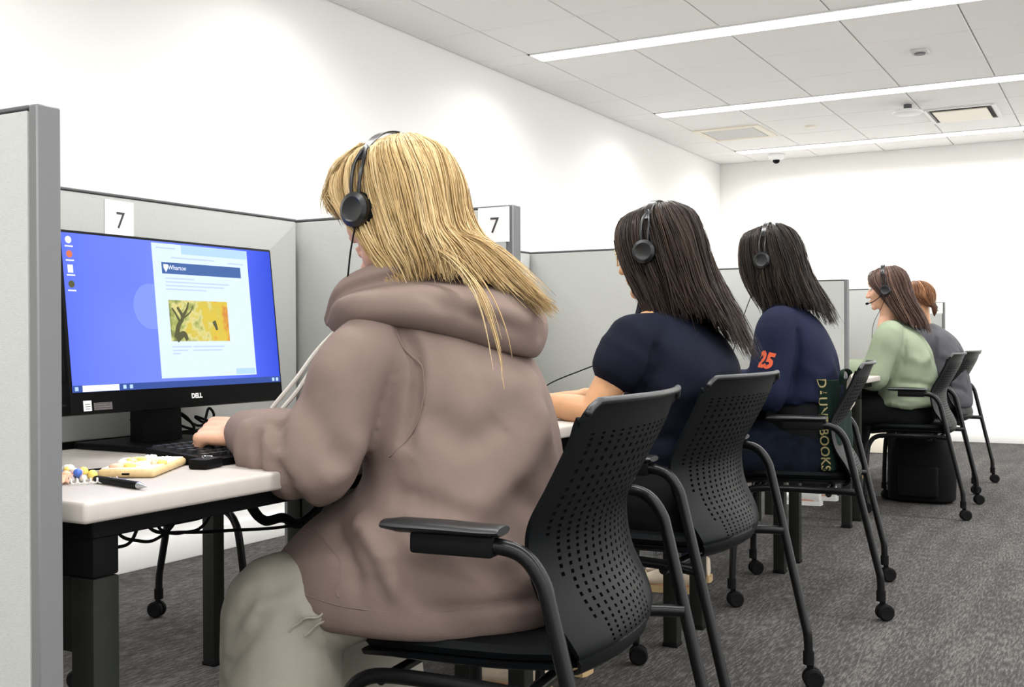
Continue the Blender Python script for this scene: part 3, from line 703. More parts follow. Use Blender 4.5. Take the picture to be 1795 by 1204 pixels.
def headset(label, h, t_cable=None, boom=False, s=1.0, cup_l=.096, col=None, tilt=0, cupz=-.012, top=.135):
    """telephone headset: band over the crown, split near the cups"""
    t = thing('headset', label, 'headset', h.c)
    rot = Matrix.Rotation(R(tilt), 3, 'Y')
    q = lambda f, l, u: h(rot @ Vector((f, l, u)))
    w = cup_l + .002
    arc = [(0, w * math.sin(a), cupz + .03 + (top - cupz - .03) * math.cos(a)) for a in np.linspace(-1.05, 1.05, 25)]
    b = MB(); rings = []
    for (f, l, u) in arc:
        n = Vector((0, l / w ** 2, (u - cupz - .03) / (top - .01) ** 2)).normalized()
        c = Vector((f, l, u)); rings.append([q(*(c + Vector((df, 0, 0)) + n * dn)) for df, dn in ((-.008, -.0015), (.008, -.0015), (.009, 0), (.008, .0015), (-.008, .0015), (-.009, 0))])
    b.loft(rings); b.build('headband', M['gloss'], t)
    for s_ in (1, -1):
        for df in (-.012, .012):
            pts = []
            for a in np.linspace(.80, 1.50, 12):
                k = (a - .80) / .7
                pts.append(q(df * math.sin(min(1, k * 1.6) * PI / 2) * (1 - .25 * k), s_ * (w + .003) * math.sin(a), cupz + .03 + (top - cupz - .03) * math.cos(a)))
            pts.append(q(df * .6, s_ * (w + .001), cupz + .012))
            MB().tube(pts, .0034, 8, rnd=True).build('yoke', M['gloss'], t)
        mt = h.m @ rot @ Matrix.Rotation(R(-90 * s_), 3, 'X')
        MB().lathe([(.0, 0), (.029, 0), (.031, .004), (.030, .011), (.022, .015), (.018, .013), (0, .0135)], q(0, s_ * cup_l, cupz), 28, mt).build('ear_cup', M['gloss'], t)
        MB().lathe([(0, -.014), (.024, -.014), (.031, -.009), (.032, -.004), (.029, -.0003), (0, -.0003)], q(0, s_ * cup_l, cupz), 28, mt).build('ear_pad', M['blackm'], t)
    if boom:
        pts = curve([q(.005, cup_l + .006, cupz - .005), q(.03, cup_l + .006, cupz - .03), q(.075, .075, cupz - .052), q(.110, .045, cupz - .056)], 16)
        MB().tube(pts, .0026, 8).build('microphone_boom', M['black'], t)
        MB().ell(pts[-1], (.010, .007, .007), h.m).build('microphone', M['blackm'], t)
    if t_cable:
        MB().tube(curve([q(0, cup_l + .006, cupz - .028)] + [Vector(p) for p in t_cable], 40), .0016, 6).build('cable', M['blackm'], t)
    return t

def template(**k):
    J = dict(chest=(.09, 0, .93), neck=(.15, 0, 1.06))
    for s, c in ((1, 'L'), (-1, 'R')):
        J['sho' + c] = (.12, .175 * s, .975); J['elb' + c] = (.15, .24 * s, .745); J['wri' + c] = (.385, .18 * s, .785)
        J['kne' + c] = (.42, .12 * s, .535); J['ank' + c] = (.40, .12 * s, .09)
    J.update(k); return J
def sleeve(mb, F, J, c, r, to=1.0):
    if to < 1:
        s = 1 if c == 'L' else -1; sh, e = F(J['sho' + c]), F(J['elb' + c]); root = F((J['neck'][0] - .04, .06 * s, J['neck'][2] - .09)); q = sh + (e - sh) * to
        limb(mb, [root, sh, (sh + q) / 2, q], [r[0] * .9, r[0], r[1], r[2]], 18, 18); d = (q - sh).normalized(); limb(mb, [q, q + d * .035], [r[2] - .002, r[2] - .004], 18, 6); return
    sh, e, w = F(J['sho' + c]), F(J['elb' + c]), F(J['wri' + c]); s = 1 if c == 'L' else -1
    root = F((J['neck'][0] - .04, .06 * s, J['neck'][2] - .09))
    limb(mb, [root, sh, (sh + e) / 2, e], [r[0] * .9, r[0], r[1], r[2]], 18, 18)
    if to > 1:
        limb(mb, [e, e * .55 + w * .45, e + (w - e) * (to - 1)], [r[2], r[3], r[4]], 18, 18)
def trousers(t, F, J, m, name='trousers', thigh=(.115, .105, .085), shin=(.083, .072, .062), vox=.009, strokes=(), amp=.003, hem=.035, seed=3, pd=.14):
    b = MB(); ring_loft(b, [(.02, 0, .475, pd - .02, .165), (.02, 0, .51, pd, .185), (.02, 0, .56, pd - .005, .18), (.02, 0, .64, pd - .035, .15)], F)
    for s, c in ((1, 'L'), (-1, 'R')):
        k = F(J['kne' + c]); a = F(J['ank' + c]); hp = F((.0, .095 * s, .545))
        limb(b, [hp, (hp + k) / 2 + Vector((0, 0, .012)), k], list(thigh), 18, 16)
        limb(b, [k, (k + a) / 2, a + (a - k).normalized() * -hem], list(shin), 18, 16)
    me = voxel(b, vox, 5); folds(me, strokes, amp, 16, seed); return link(name, me, m, t, angle=0)
#@@PART3
# ---- woman in the taupe hoodie
F1 = Frame(-.995, 1.68, 2)
h1 = Head((-1.157, 1.652, 1.194), -4, 10)
J1 = template(neck=(.12, .0, 1.075), chest=(.07, 0, .93), shoL=(.125, .195, .925), shoR=(.125, -.195, .925), elbL=(.170, .262, .760), elbR=(.15, -.25, .745),
              wriL=(.345, .215, .796), wriR=(.35, -.14, .79), handL=(-1, -.22, .02), nrmL=(-.1, -.55, 1), handR=(-1, -.15, -.1), curl=(50, 50, 26), kneL=(.292, .190, .490), kneR=(.36, -.13, .50), ankL=(.292, .20, .09), ankR=(.30, -.13, .09))
p1, _ = make_person('woman with long blonde hair in a taupe hoodie, typing at the nearest monitor', F1, h1, J1, M['skin'], .0042)
b = MB()
ring_loft(b, [(.12, 0, .470, .23, .20), (.115, 0, .486, .270, .244), (.112, 0, .55, .282, .254), (.085, 0, .63, .240, .236), (.035, 0, .71, .165, .212), (.045, 0, .80, .163, .20), (.055, 0, .88, .145, .19), (.075, 0, .95, .118, .178), (.10, 0, 1.0, .092, .145), (.125, 0, 1.045, .07, .085), (.14, 0, 1.065, .05, .06)], F1, 36, 2.2)
for c in 'LR': sleeve(b, F1, J1, c, (.066, .068, .074, .074, .046), 1.98)
me = voxel(b, .0075, 6)
def wl(*p): return [Vector(q) for q in p]
st = []
g = F1
st += [(wl(g((.10, .155, 1.02)), g((.03, .185, .95)), g((.02, .20, .86)), g((.03, .20, .77))), -.012, .012)]           # armscye seam
st += [(wl(g((.09, .145, 1.02)), g((.012, .17, .95)), g((.0, .185, .86)), g((.01, .19, .77))), .006, .016)]
st += [(wl(g((.02, .24, .80)), g((.05, .28, .76)), g((.12, .32, .72))), .010, .022), (wl(g((.20, .33, .78)), g((.17, .31, .71)), g((.2, .24, .69))), -.014, .016),
       (wl(g((.25, .30, .82)), g((.24, .31, .75)), g((.25, .25, .71))), -.010, .012), (wl(g((.29, .28, .84)), g((.30, .29, .77)), g((.30, .24, .73))), .008, .016), (wl(g((.22, .30, .84)), g((.19, .33, .79))), -.012, .014)]
st += [(wl(g((-.02, .21, .66)), g((-.10, .16, .70)), g((-.16, .05, .78)), g((-.15, -.04, .90))), .012, .030), (wl(g((.02, .225, .62)), g((-.06, .20, .63)), g((-.13, .12, .60))), .013, .022),
       (wl(g((.06, .225, .72)), g((-.02, .22, .70)), g((-.09, .17, .67))), -.012, .018), (wl(g((.12, .215, .67)), g((.06, .235, .62)), g((.02, .23, .55))), .016, .016), (wl(g((.16, .19, .64)), g((.12, .22, .60)), g((.09, .225, .55))), -.014, .016),
       (wl(g((.0, .20, .86)), g((-.07, .17, .80)), g((-.13, .09, .84))), -.012, .030), (wl(g((-.14, .03, .88)), g((-.165, -.02, .76)), g((-.17, -.05, .64))), .009, .030),
       (wl(g((-.11, .12, .72)), g((-.16, .03, .66)), g((-.17, -.08, .63))), -.009, .024), (wl(g((-.12, .13, .57)), g((-.17, .02, .575)), g((-.17, -.10, .57))), .010, .02),
       (wl(g((-.02, .22, .535)), g((-.12, .15, .535)), g((-.17, .0, .54))), -.006, .010), (wl(g((-.10, .13, .93)), g((-.13, .04, .90)), g((-.14, -.06, .93))), .008, .03),
       (wl(g((.15, .255, .92)), g((.09, .285, .86)), g((.07, .275, .78))), .007, .03), (wl(g((.18, .26, .86)), g((.12, .295, .81)), g((.09, .28, .74))), -.008, .02)]
folds(me, st, .0035, 13, 5)
hd = link('hoodie', me, M['hoodie'], p1, angle=0)
me = hd.data
def seam(me, pts, name, m, parent, r=.0015, n=40):
    V_ = verts(me); N_ = norms(me); P_ = np.asarray(curve(pts, n), float)
    for i_ in range(n):
        j_ = np.argmin(((V_ - P_[i_]) ** 2).sum(1)); P_[i_] = V_[j_] + N_[j_] * .0004
    for _ in range(4): P_[1:-1] = (P_[:-2] + P_[1:-1] * 2 + P_[2:]) / 4
    w = wm(parent).to_translation(); MB().tube([Vector(p_) + w for p_ in P_], r, 6).build(name, m, parent)
off_ = -wm(hd).to_translation(); L_ = lambda *p: [g(q_) + off_ for q_ in p]
seam(me, L_((.11, .15, 1.02), (.04, .18, .96), (.015, .195, .88), (.03, .20, .80), (.06, .215, .765)), 'sleeve_seam', M['hoodie'], hd)
seam(me, L_((.30, .22, .56), (.18, .24, .535), (.05, .24, .53), (-.08, .20, .535), (-.15, .08, .54), (-.16, -.08, .54)), 'hem_seam', M['hoodie'], hd, .0012)
seam(me, L_((.28, .19, .66), (.20, .225, .64), (.14, .235, .60), (.13, .235, .54)), 'pocket_seam', M['hoodie'], hd)
# hood lying on the shoulders: rim, throat and the drooping sack
def hoodpt(f, l, u): return g((f + .030, l, u))
#            left front            left            back-left          back           back-right        right           right front
Kh = [[(.215, .070, .985), (.180, .090, 1.030), (.115, .060, 1.068), (.060, .0, 1.090), (.075, -.06, 1.085), (.13, -.09, 1.06), (.20, -.07, .99)],      # inner, in the collar
      [(.228, .085, 1.004), (.178, .120, 1.062), (.092, .092, 1.100), (.020, .005, 1.118), (.045, -.08, 1.110), (.12, -.115, 1.08), (.22, -.08, 1.0)],   # rim top
      [(.238, .100, .998), (.166, .150, 1.052), (.064, .120, 1.084), (-.022, .008, 1.096), (.012, -.106, 1.092), (.10, -.14, 1.062), (.227, -.094, .99)],  # rim outside
      [(.232, .104, .984), (.158, .152, 1.032), (.060, .118, 1.056), (-.018, .008, 1.064), (.010, -.104, 1.062), (.095, -.140, 1.035), (.222, -.095, .975)],  # valley
      [(.218, .120, .985), (.125, .200, 1.028), (.005, .170, 1.040), (-.098, .005, 1.034), (-.06, -.13, 1.025), (.07, -.168, 1.01), (.21, -.10, .965)],  # bulge
      [(.205, .122, .972), (.098, .214, 1.006), (-.020, .172, 1.002), (-.130, .0, .982), (-.085, -.125, .975), (.05, -.178, .985), (.20, -.10, .955)],  # low bulge
      [(.19, .110, .956), (.092, .198, .984), (-.008, .148, .972), (-.108, -.01, .930), (-.07, -.10, .930), (.06, -.16, .965), (.185, -.095, .945)],  # bottom roll
      [(.17, .08, .952), (.10, .150, .978), (.02, .10, .972), (-.045, -.01, .950), (-.02, -.08, .955), (.07, -.13, .965), (.17, -.08, .945)]]
V, Fc = patch([[hoodpt(*q) for q in row] for row in Kh], 80, 90)
mb = MB(); mb.add(V, Fc); me = modified(mb.mesh(), ('SOLIDIFY', dict(thickness=.010, offset=-1.0)), ('SMOOTH', dict(factor=.5, iterations=1)))
sh = [(wl(g((-.03, .175, 1.04)), g((-.12, .09, 1.02)), g((-.17, .0, .99))), .008, .018), (wl(g((.03, .165, 1.03)), g((-.06, .14, 1.01)), g((-.15, .05, .955))), -.007, .014),
      (wl(g((-.19, -.02, 1.03)), g((-.20, -.02, .98)), g((-.18, -.02, .935))), -.010, .006)]
folds(me, sh, .003, 16, 9); link('hood', me, M['hoodie'], hd, angle=0)
for k, (pts) in enumerate([[(.225, .105, .985), (.245, .15, .94), (.265, .185, .89), (.30, .20, .845), (.318, .205, .815), (.312, .207, .79), (.302, .209, .815)], [(.222, .10, .975), (.242, .155, .92), (.262, .185, .87), (.288, .205, .83), (.30, .212, .80), (.296, .215, .785)]]):
    MB().tube(curve([g(q) for q in pts], 40), .0042, 8, rnd=True).build('drawstring', M['string'], hd)
tr1 = trousers(p1, F1, J1, M['sweat'], thigh=(.076, .082, .100), shin=(.104, .108, .112), vox=.0085, amp=.003, hem=.02,
         strokes=[(wl(g((.10, .30, .62)), g((.16, .32, .57)), g((.14, .31, .50))), -.014, .014), (wl(g((.20, .31, .60)), g((.28, .33, .55)), g((.34, .31, .46))), -.012, .016), 
                  (wl(g((.06, .29, .60)), g((.15, .33, .53)), g((.10, .31, .47))), .012, .014), (wl(g((.22, .33, .53)), g((.30, .33, .45)), g((.36, .30, .40))), -.012, .015), 
                  (wl(g((.42, .32, .40)), g((.35, .335, .33)), g((.26, .30, .30))), -.010, .02), (wl(g((.26, .32, .38)), g((.32, .335, .30)), g((.28, .32, .2))), .010, .02)])
for pts_ in (((.224, .26, .483), (.185, .27, .50), (.143, .26, .523)), ((.188, .26, .464), (.15, .27, .485), (.110, .26, .507))):
    seam(tr1.data, [g(q_) - wm(tr1).to_translation() for q_ in pts_], 'pocket_seam', M['sweat'], tr1, .0024, 16)
for c in 'LR': shoe(p1, F1(J1['ank' + c]), F1)
K1 = long_hair(h1, {0: {2: (.078, .080, .045), 3: (.038, .094, -.022), 4: (-.008, .096, -.075), 5: (-.028, .088, -.125), 6: (-.04, .076, -.17)}, 1: {3: (-.005, .100, -.035), 4: (-.025, .098, -.085), 5: (-.045, .088, -.125), 6: (-.055, .074, -.165)},
                    2: {2: (-.100, .080, .03), 3: (-.108, .082, -.03), 4: (-.112, .082, -.075), 5: (-.115, .070, -.115), 6: (-.11, .055, -.155)},
                    3: {2: (-.120, 0, .03), 3: (-.118, 0, -.03), 4: (-.128, -.0, -.08), 5: (-.168, -.025, -.118), 6: (-.240, -.045, -.215)},
                    4: {2: (-.098, -.076, .03), 3: (-.102, -.082, -.035), 4: (-.122, -.085, -.085), 5: (-.172, -.07, -.135), 6: (-.262, -.055, -.245)},
                    5: {3: (-.005, -.104, -.035), 4: (-.03, -.108, -.09), 5: (-.10, -.105, -.14), 6: (-.20, -.085, -.235)}})
hair_from('hair', K1, M['blonde'], p1, 5200, 14, .00075, seed=11, noise=.006, clump=20, tmin=.80, tbase=.92)
# fringe swept forward, and stray locks down the back of the hood
fr = [[h1(q) for q in row] for row in [
    [(.01, .065, .112), (.06, .075, .085), (.098, .068, .05), (.092, .072, .034), (.070, .084, .0)],
    [(.03, .03, .126), (.085, .045, .10), (.110, .044, .060), (.112, .048, .030), (.084, .062, -.002)],
    [(.03, .0, .128), (.09, .0, .105), (.114, .0, .060), (.116, .0, .034), (.096, .0, .008)],
    [(.02, -.04, .124), (.08, -.05, .10), (.104, -.05, .05), (.104, -.05, .036), (.092, -.06, .02)]]]
hair_from('fringe', fr, M['blonde'], p1, 800, 10, .0008, off=(-.008, .004), seed=5, base_off=-.008, clump=12, tmin=.8, center=h1((0, 0, .02)))
lk = [[(-.11, .07, -.10), (-.16, .085, -.14), (-.20, .09, -.20), (-.215, .085, -.28), (-.215, .08, -.37)], [(-.115, .058, -.10), (-.17, .07, -.14), (-.215, .075, -.20), (-.23, .07, -.28), (-.232, .072, -.40)]]
hair_from('loose_lock', [[h1(q) for q in r_] for r_ in lk], M['blonde'], p1, 16, 14, .0005, off=(-.003, .005), seed=8, base=False, noise=.010, tmin=.6, center=h1((0, 0, -.2)))
headset('black telephone headset worn over the long blonde hair', h1, [(-1.172, 1.535, 1.11), (-1.182, 1.535, 1.05), (-1.215, 1.55, 1.0)], cup_l=.108, top=.138, tilt=-9)
#@@PART4
# ---- generic shirts for the others
def shirt(t, F, J, m, name, rings, sl, to, vox=.008, strokes=(), amp=.003, f=14, seed=1, lean=0):
    b = MB(); ring_loft(b, rings, F, 32, 2.25)
    for c in 'LR': sleeve(b, F, J, c, sl, to)
    me = voxel(b, vox, 6); folds(me, strokes, amp, f, seed); return link(name, me, m, t, angle=0)
def fl(F, *p): return [F(q) for q in p]
def back_folds(F, k=1.0):
    return [(fl(F, (.09, .14, 1.0), (.03, .165, .94), (.02, .175, .86), (.03, .18, .79)), -.008, .012), (fl(F, (-.03, .18, .66), (-.10, .10, .72), (-.12, .0, .82)), .008 * k, .028), (fl(F, (.02, .20, .63), (-.07, .17, .64), (-.13, .05, .60)), -.008 * k, .018),
            (fl(F, (.06, .20, .72), (-.02, .19, .71), (-.10, .12, .69)), -.007 * k, .016), (fl(F, (.0, .19, .86), (-.07, .15, .82), (-.12, .06, .87)), .007 * k, .025), (fl(F, (-.12, .08, .90), (-.14, .0, .80), (-.13, -.04, .68)), -.006 * k, .03),
            (fl(F, (.1, .2, .60), (.04, .21, .58), (-.04, .19, .57)), .008 * k, .014)]
TR = [(.03, 0, .49, .145, .17), (.03, 0, .51, .165, .19), (.03, 0, .58, .165, .192), (.03, 0, .68, .15, .185), (.03, 0, .78, .138, .182), (.045, 0, .87, .13, .182), (.07, 0, .945, .112, .172), (.095, 0, .995, .088, .14), (.125, 0, 1.035, .062, .08), (.135, 0, 1.05, .045, .055)]
def shifted(rs, df=0, kd=1, kw=1, dz=0): return [(f + df, l, u + dz, d * kd, w * kw) for f, l, u, d, w in rs]

# ---- woman in the navy T-shirt
F2 = Frame(-1.03, 2.73, -2)
h2 = Head((-1.078, 2.725, 1.182), 3, 10)
J2 = template(neck=(.045, 0, 1.055), chest=(-.01, 0, .93), shoL=(.04, .17, .955), shoR=(.04, -.17, .955), elbL=(.125, .235, .775), elbR=(.11, -.23, .76), wriL=(.315, .165, .793), wriR=(.33, -.12, .795), handL=(-1, .1, -.05), handR=(-1, -.2, -.05), curl=(22, 30, 25))
p2, _ = make_person('woman with dark brown hair and glasses in a navy short-sleeved T-shirt', F2, h2, J2, M['skin2'], .0055)
shirt(p2, F2, J2, M['navy'], 't_shirt', [(.025, 0, .50, .10, .17), (.03, 0, .52, .118, .185), (.035, 0, .58, .120, .186), (.045, 0, .68, .122, .18), (.01, 0, .78, .130, .18), (-.025, 0, .87, .13, .18), (-.008, 0, .945, .112, .17), (.015, 0, .995, .088, .138), (.035, 0, 1.045, .066, .082), (.045, 0, 1.068, .056, .062)], (.066, .070, .076, .06, .05), .18, strokes=back_folds(F2, .9), seed=2)
b = MB(); sh_, el_ = F2(J2['shoL']), F2(J2['elbL'])
trousers(p2, F2, J2, M['blackcloth'], seed=4, pd=.115)
for c in 'LR': shoe(p2, F2(J2['ank' + c]), F2)
K2 = long_hair(h2, {0: {3: (.072, .086, -.03), 4: (.050, .09, -.09), 5: (.03, .09, -.14), 6: (.015, .09, -.185)}, 1: {4: (-.012, .104, -.09), 5: (-.02, .10, -.14), 6: (-.03, .10, -.195)},
                    2: {4: (-.118, .085, -.11), 5: (-.135, .085, -.17), 6: (-.15, .08, -.22)}, 3: {2: (-.120, 0, .03), 3: (-.123, 0, -.05), 4: (-.135, .0, -.13), 5: (-.160, .0, -.21), 6: (-.185, .0, -.31)},
                    4: {2: (-.095, -.078, .03), 3: (-.105, -.084, -.04), 4: (-.125, -.09, -.12), 5: (-.16, -.085, -.21), 6: (-.195, -.075, -.32)}, 5: {5: (-.05, -.10, -.18), 6: (-.08, -.10, -.26)}})
hair_from('hair', K2, M['hairdk'], p2, 2600, 13, .0009, seed=21, noise=.008, clump=18, tmin=.78, tbase=.88)
headset('black telephone headset on the dark-haired woman in the navy T-shirt', h2, [h2((.03, .10, -.12)), h2((.10, .12, -.24)), (-1.30, 2.52, .84), (-1.36, 2.55, .775), (-1.45, 2.58, .755)], cup_l=.108, top=.136, cupz=-.005, tilt=-10)
t = thing('eyeglasses', 'thin gold eyeglasses on the woman in the navy T-shirt', 'glasses', h2((.1, 0, .01)))
for d in (1, -1):
    ring = [h2((.106 - .012 * abs(math.cos(a)) * (1 if d * math.cos(a) > 0 else .2), .034 * d + .024 * math.cos(a), .006 + .021 * math.sin(a))) for a in np.linspace(0, 2 * PI, 25)]
    MB().tube(ring, .0018, 6, caps=False).build('rim', M['gilt'], t)
    MB().tube([h2((.098, .058 * d, .012)), h2((.05, .078 * d, .012)), h2((-.01, .082 * d, .008))], .0013, 6).build('temple', M['gilt'], t)
MB().tube([h2((.106, .011, .01)), h2((.109, 0, .014)), h2((.106, -.011, .01))], .0013, 6).build('bridge', M['gilt'], t)

# ---- woman with 25 on her sleeve
F3 = Frame(-1.045, 4.12, 8)
h3 = Head((-1.178, 4.09, 1.252), 3, 8)
J3 = template(neck=(.10, 0, 1.10), chest=(.06, 0, .95), shoL=(.085, .175, .99), shoR=(.085, -.175, .99), elbL=(.11, .23, .77), wriL=(.33, .13, .80), kneL=(.45, .12, .53), kneR=(.45, -.12, .53), ankL=(.46, .09, .09), ankR=(.46, -.12, .09))
p3, _ = make_person('woman with dark hair in a navy sweatshirt with an orange 25 on the sleeve', F3, h3, J3, M['skin'], .0065)
shirt(p3, F3, J3, M['navy2'], 'sweatshirt', [(.01, 0, .715, .125, .175), (.01, 0, .728, .142, .196)] + [(f - .02, l, (u - .5) * 1.07 + .525, d * .95, w * 1.03) for f, l, u, d, w in TR[4:]], (.074, .076, .074, .062, .045), 1.97, strokes=back_folds(F3, 1.1), seed=3)
trousers(p3, F3, J3, M['denim'], seed=5)
shirt_b = MB(); ring_loft(shirt_b, [(.01, 0, .54, .13, .17), (.01, 0, .56, .148, .19), (.01, 0, .66, .138, .184), (.01, 0, .78, .118, .168), (.015, 0, .86, .09, .15)], F3, 30)
link('undershirt', voxel(shirt_b, .008, 4), M['blackcloth'], p3, angle=0)
for c in 'LR': shoe(p3, F3(J3['ank' + c]), F3)
K3 = long_hair(h3, {0: {3: (.09, .088, -.03), 4: (.075, .092, -.09), 5: (.05, .09, -.15), 6: (.03, .088, -.205)}, 1: {4: (-.0, .106, -.09), 5: (-.01, .105, -.15), 6: (-.02, .105, -.205)}, 2: {4: (-.115, .088, -.10), 5: (-.13, .088, -.16), 6: (-.145, .085, -.22)},
                    3: {4: (-.145, .0, -.13), 5: (-.165, .0, -.20), 6: (-.185, .0, -.275)}, 4: {4: (-.135, -.09, -.12), 5: (-.17, -.088, -.20), 6: (-.195, -.08, -.28)}})
hair_from('hair', K3, M['hairdk2'], p3, 1800, 12, .0011, seed=31, noise=.009, clump=18, tmin=.78, tbase=.88)
headset('black telephone headset on the woman with 25 on her sleeve', h3, [h3((.05, .115, -.12)), h3((.10, .13, -.22)), h3((.16, .11, -.34))], cup_l=.108, top=.136, tilt=-8)

# ---- woman in the sage sweatshirt
F4 = Frame(-1.055, 6.49, 1)
h4 = Head((-1.195, 6.47, 1.228), 6, 8)
J4 = template(neck=(.14, 0, 1.065), shoL=(.10, .175, .965), shoR=(.10, -.175, .965), elbL=(.17, .235, .745), wriL=(.40, .16, .785), kneL=(.46, .12, .53), kneR=(.46, -.12, .53), ankL=(.56, .11, .09), ankR=(.52, -.12, .09))
p4, _ = make_person('woman with long brown hair in a sage green sweatshirt, seen in profile', F4, h4, J4, M['skin'], .0055)
shirt(p4, F4, J4, M['sage'], 'sweatshirt', [(.02, 0, .572, .160, .19), (.02, 0, .585, .180, .212)] + [(f - .01, l, (u - .5) * .98 + .54, d * 1.03, w * 1.06) for f, l, u, d, w in TR[2:4]] + [(f - .01, l, (u - .5) * .98 + .52, d, w * 1.05) for f, l, u, d, w in TR[4:]], (.078, .080, .082, .072, .05), 1.95, strokes=back_folds(F4, 1.4), amp=.004, seed=6)
trousers(p4, F4, J4, M['blackcloth'], seed=7, pd=.135, thigh=(.085, .09, .085))
for c in 'LR': shoe(p4, F4(J4['ank' + c]), F4, m='trim', ms='white')
K4 = long_hair(h4, {0: {0: (.03, .005, .119), 1: (.078, .035, .098), 2: (.085, .070, .050), 3: (.045, .092, -.02), 4: (.0, .094, -.10), 5: (-.03, .092, -.15), 6: (-.05, .09, -.185)},
                    1: {3: (-.02, .104, -.035), 4: (-.045, .10, -.11), 5: (-.07, .095, -.17), 6: (-.09, .09, -.22)}, 2: {3: (-.11, .085, -.05), 4: (-.14, .082, -.13), 5: (-.17, .08, -.20), 6: (-.19, .08, -.27)},
                    3: {3: (-.132, 0, -.05), 4: (-.15, 0, -.13), 5: (-.175, 0, -.21), 6: (-.19, 0, -.28)}, 4: {3: (-.11, -.085, -.05), 4: (-.135, -.085, -.13), 5: (-.165, -.08, -.21), 6: (-.18, -.08, -.28)}})
hair_from('hair', K4, M['hairbr'], p4, 1500, 12, .0012, seed=41, noise=.007, clump=16, tmin=.82, tbase=.9)
headset('black telephone headset with a microphone boom on the woman in sage green', h4, [h4((.03, .11, -.10)), h4((.09, .12, -.20)), h4((.12, .10, -.36))], boom=True, cup_l=.108, top=.139)

# ---- person in the grey jacket
F5 = Frame(-1.03, 7.56, -6)
h5 = Head((-1.20, 7.545, 1.195), -22, 12)
J5 = template(neck=(.15, 0, 1.03), shoL=(.11, .19, .945), shoR=(.11, -.19, .945), kneL=(.55, .12, .53), kneR=(.55, -.12, .53), ankL=(.64, .12, .09), ankR=(.64, -.12, .09))
p5, _ = make_person('person in a dark grey jacket with tied-back auburn hair, farthest seat', F5, h5, J5, M['skin2'], .0065)
shirt(p5, F5, J5, M['grey'], 'jacket', [(f - .01, l, (u - .5) * .96 + .515, d * 1.05, w * 1.08) for f, l, u, d, w in TR], (.08, .082, .08, .068, .05), 1.95, strokes=back_folds(F5, 1.5), amp=.004, seed=8)
trousers(p5, F5, J5, M['blackcloth'], seed=9)
for c in 'LR': shoe(p5, F5(J5['ank' + c]), F5)
cap = []
for th in (30, 65, 100, 140, 180, 220, 260, 295, 330):
    a = R(th); cap.append([h5((-.01 + .104 * math.sin(p) * math.cos(a), .088 * math.sin(p) * math.sin(a), .02 + .102 * math.cos(p) - (0.0 if th in (30, 330) else .0))) for p in np.linspace(.02, 1.75 if 80 < th < 280 else 1.35, 5)] + [h5((-.085 + .012 * math.cos(a), .022 * math.sin(a), -.062))])
hair_from('hair', cap, M['hairau'], p5, 700, 10, .0015, off=(-.005, .003), seed=51, noise=.003, base_off=-.004, clump=14, tbase=1.0, center=h5((0, 0, 0)))
pt_ = [h5(q) for q in [(-.085, 0, -.050), (-.102, 0, -.058), (-.106, 0, -.080), (-.10, 0, -.105), (-.094, 0, -.125)]]
tie = MB().tube(pt_, [.016, .020, .019, .014, .004], 12, rnd=True).build('ponytail', M['hairau'], p5)
headset('black telephone headset with a pale band on the person in the grey jacket', h5, cup_l=.094, top=.128)
#@@PART5
# the 25 printed on the sleeve, laid onto the cloth
from mathutils.bvhtree import BVHTree
def drape(o, target, off=.0012):
    tm = target.data; bv = BVHTree.FromPolygons([v.co for v in tm.vertices], [tuple(p.vertices) for p in tm.polygons])
    for v in o.data.vertices:
        q, n, _, _ = bv.find_nearest(v.co)
        if q: v.co = q + n * off
sw = [c for c in p3.children if c.name.startswith('sweatshirt')][0]
cen = F3((.118, .30, .882)); mt = facing(cen, Vector((.80, .50, -.26)), (.2, .05, 1))
c_ = bpy.data.curves.new('digits', 'FONT'); 
pr = text('sleeve_number', '25', .078, mt, M['orange'], sw, 0.0, .0035, .12)
b_ = bmesh.new(); b_.from_mesh(pr.data); bmesh.ops.subdivide_edges(b_, edges=b_.edges, cuts=2, use_grid_fill=True); bmesh.ops.triangulate(b_, faces=b_.faces); b_.to_mesh(pr.data); b_.free()
drape(pr, sw)

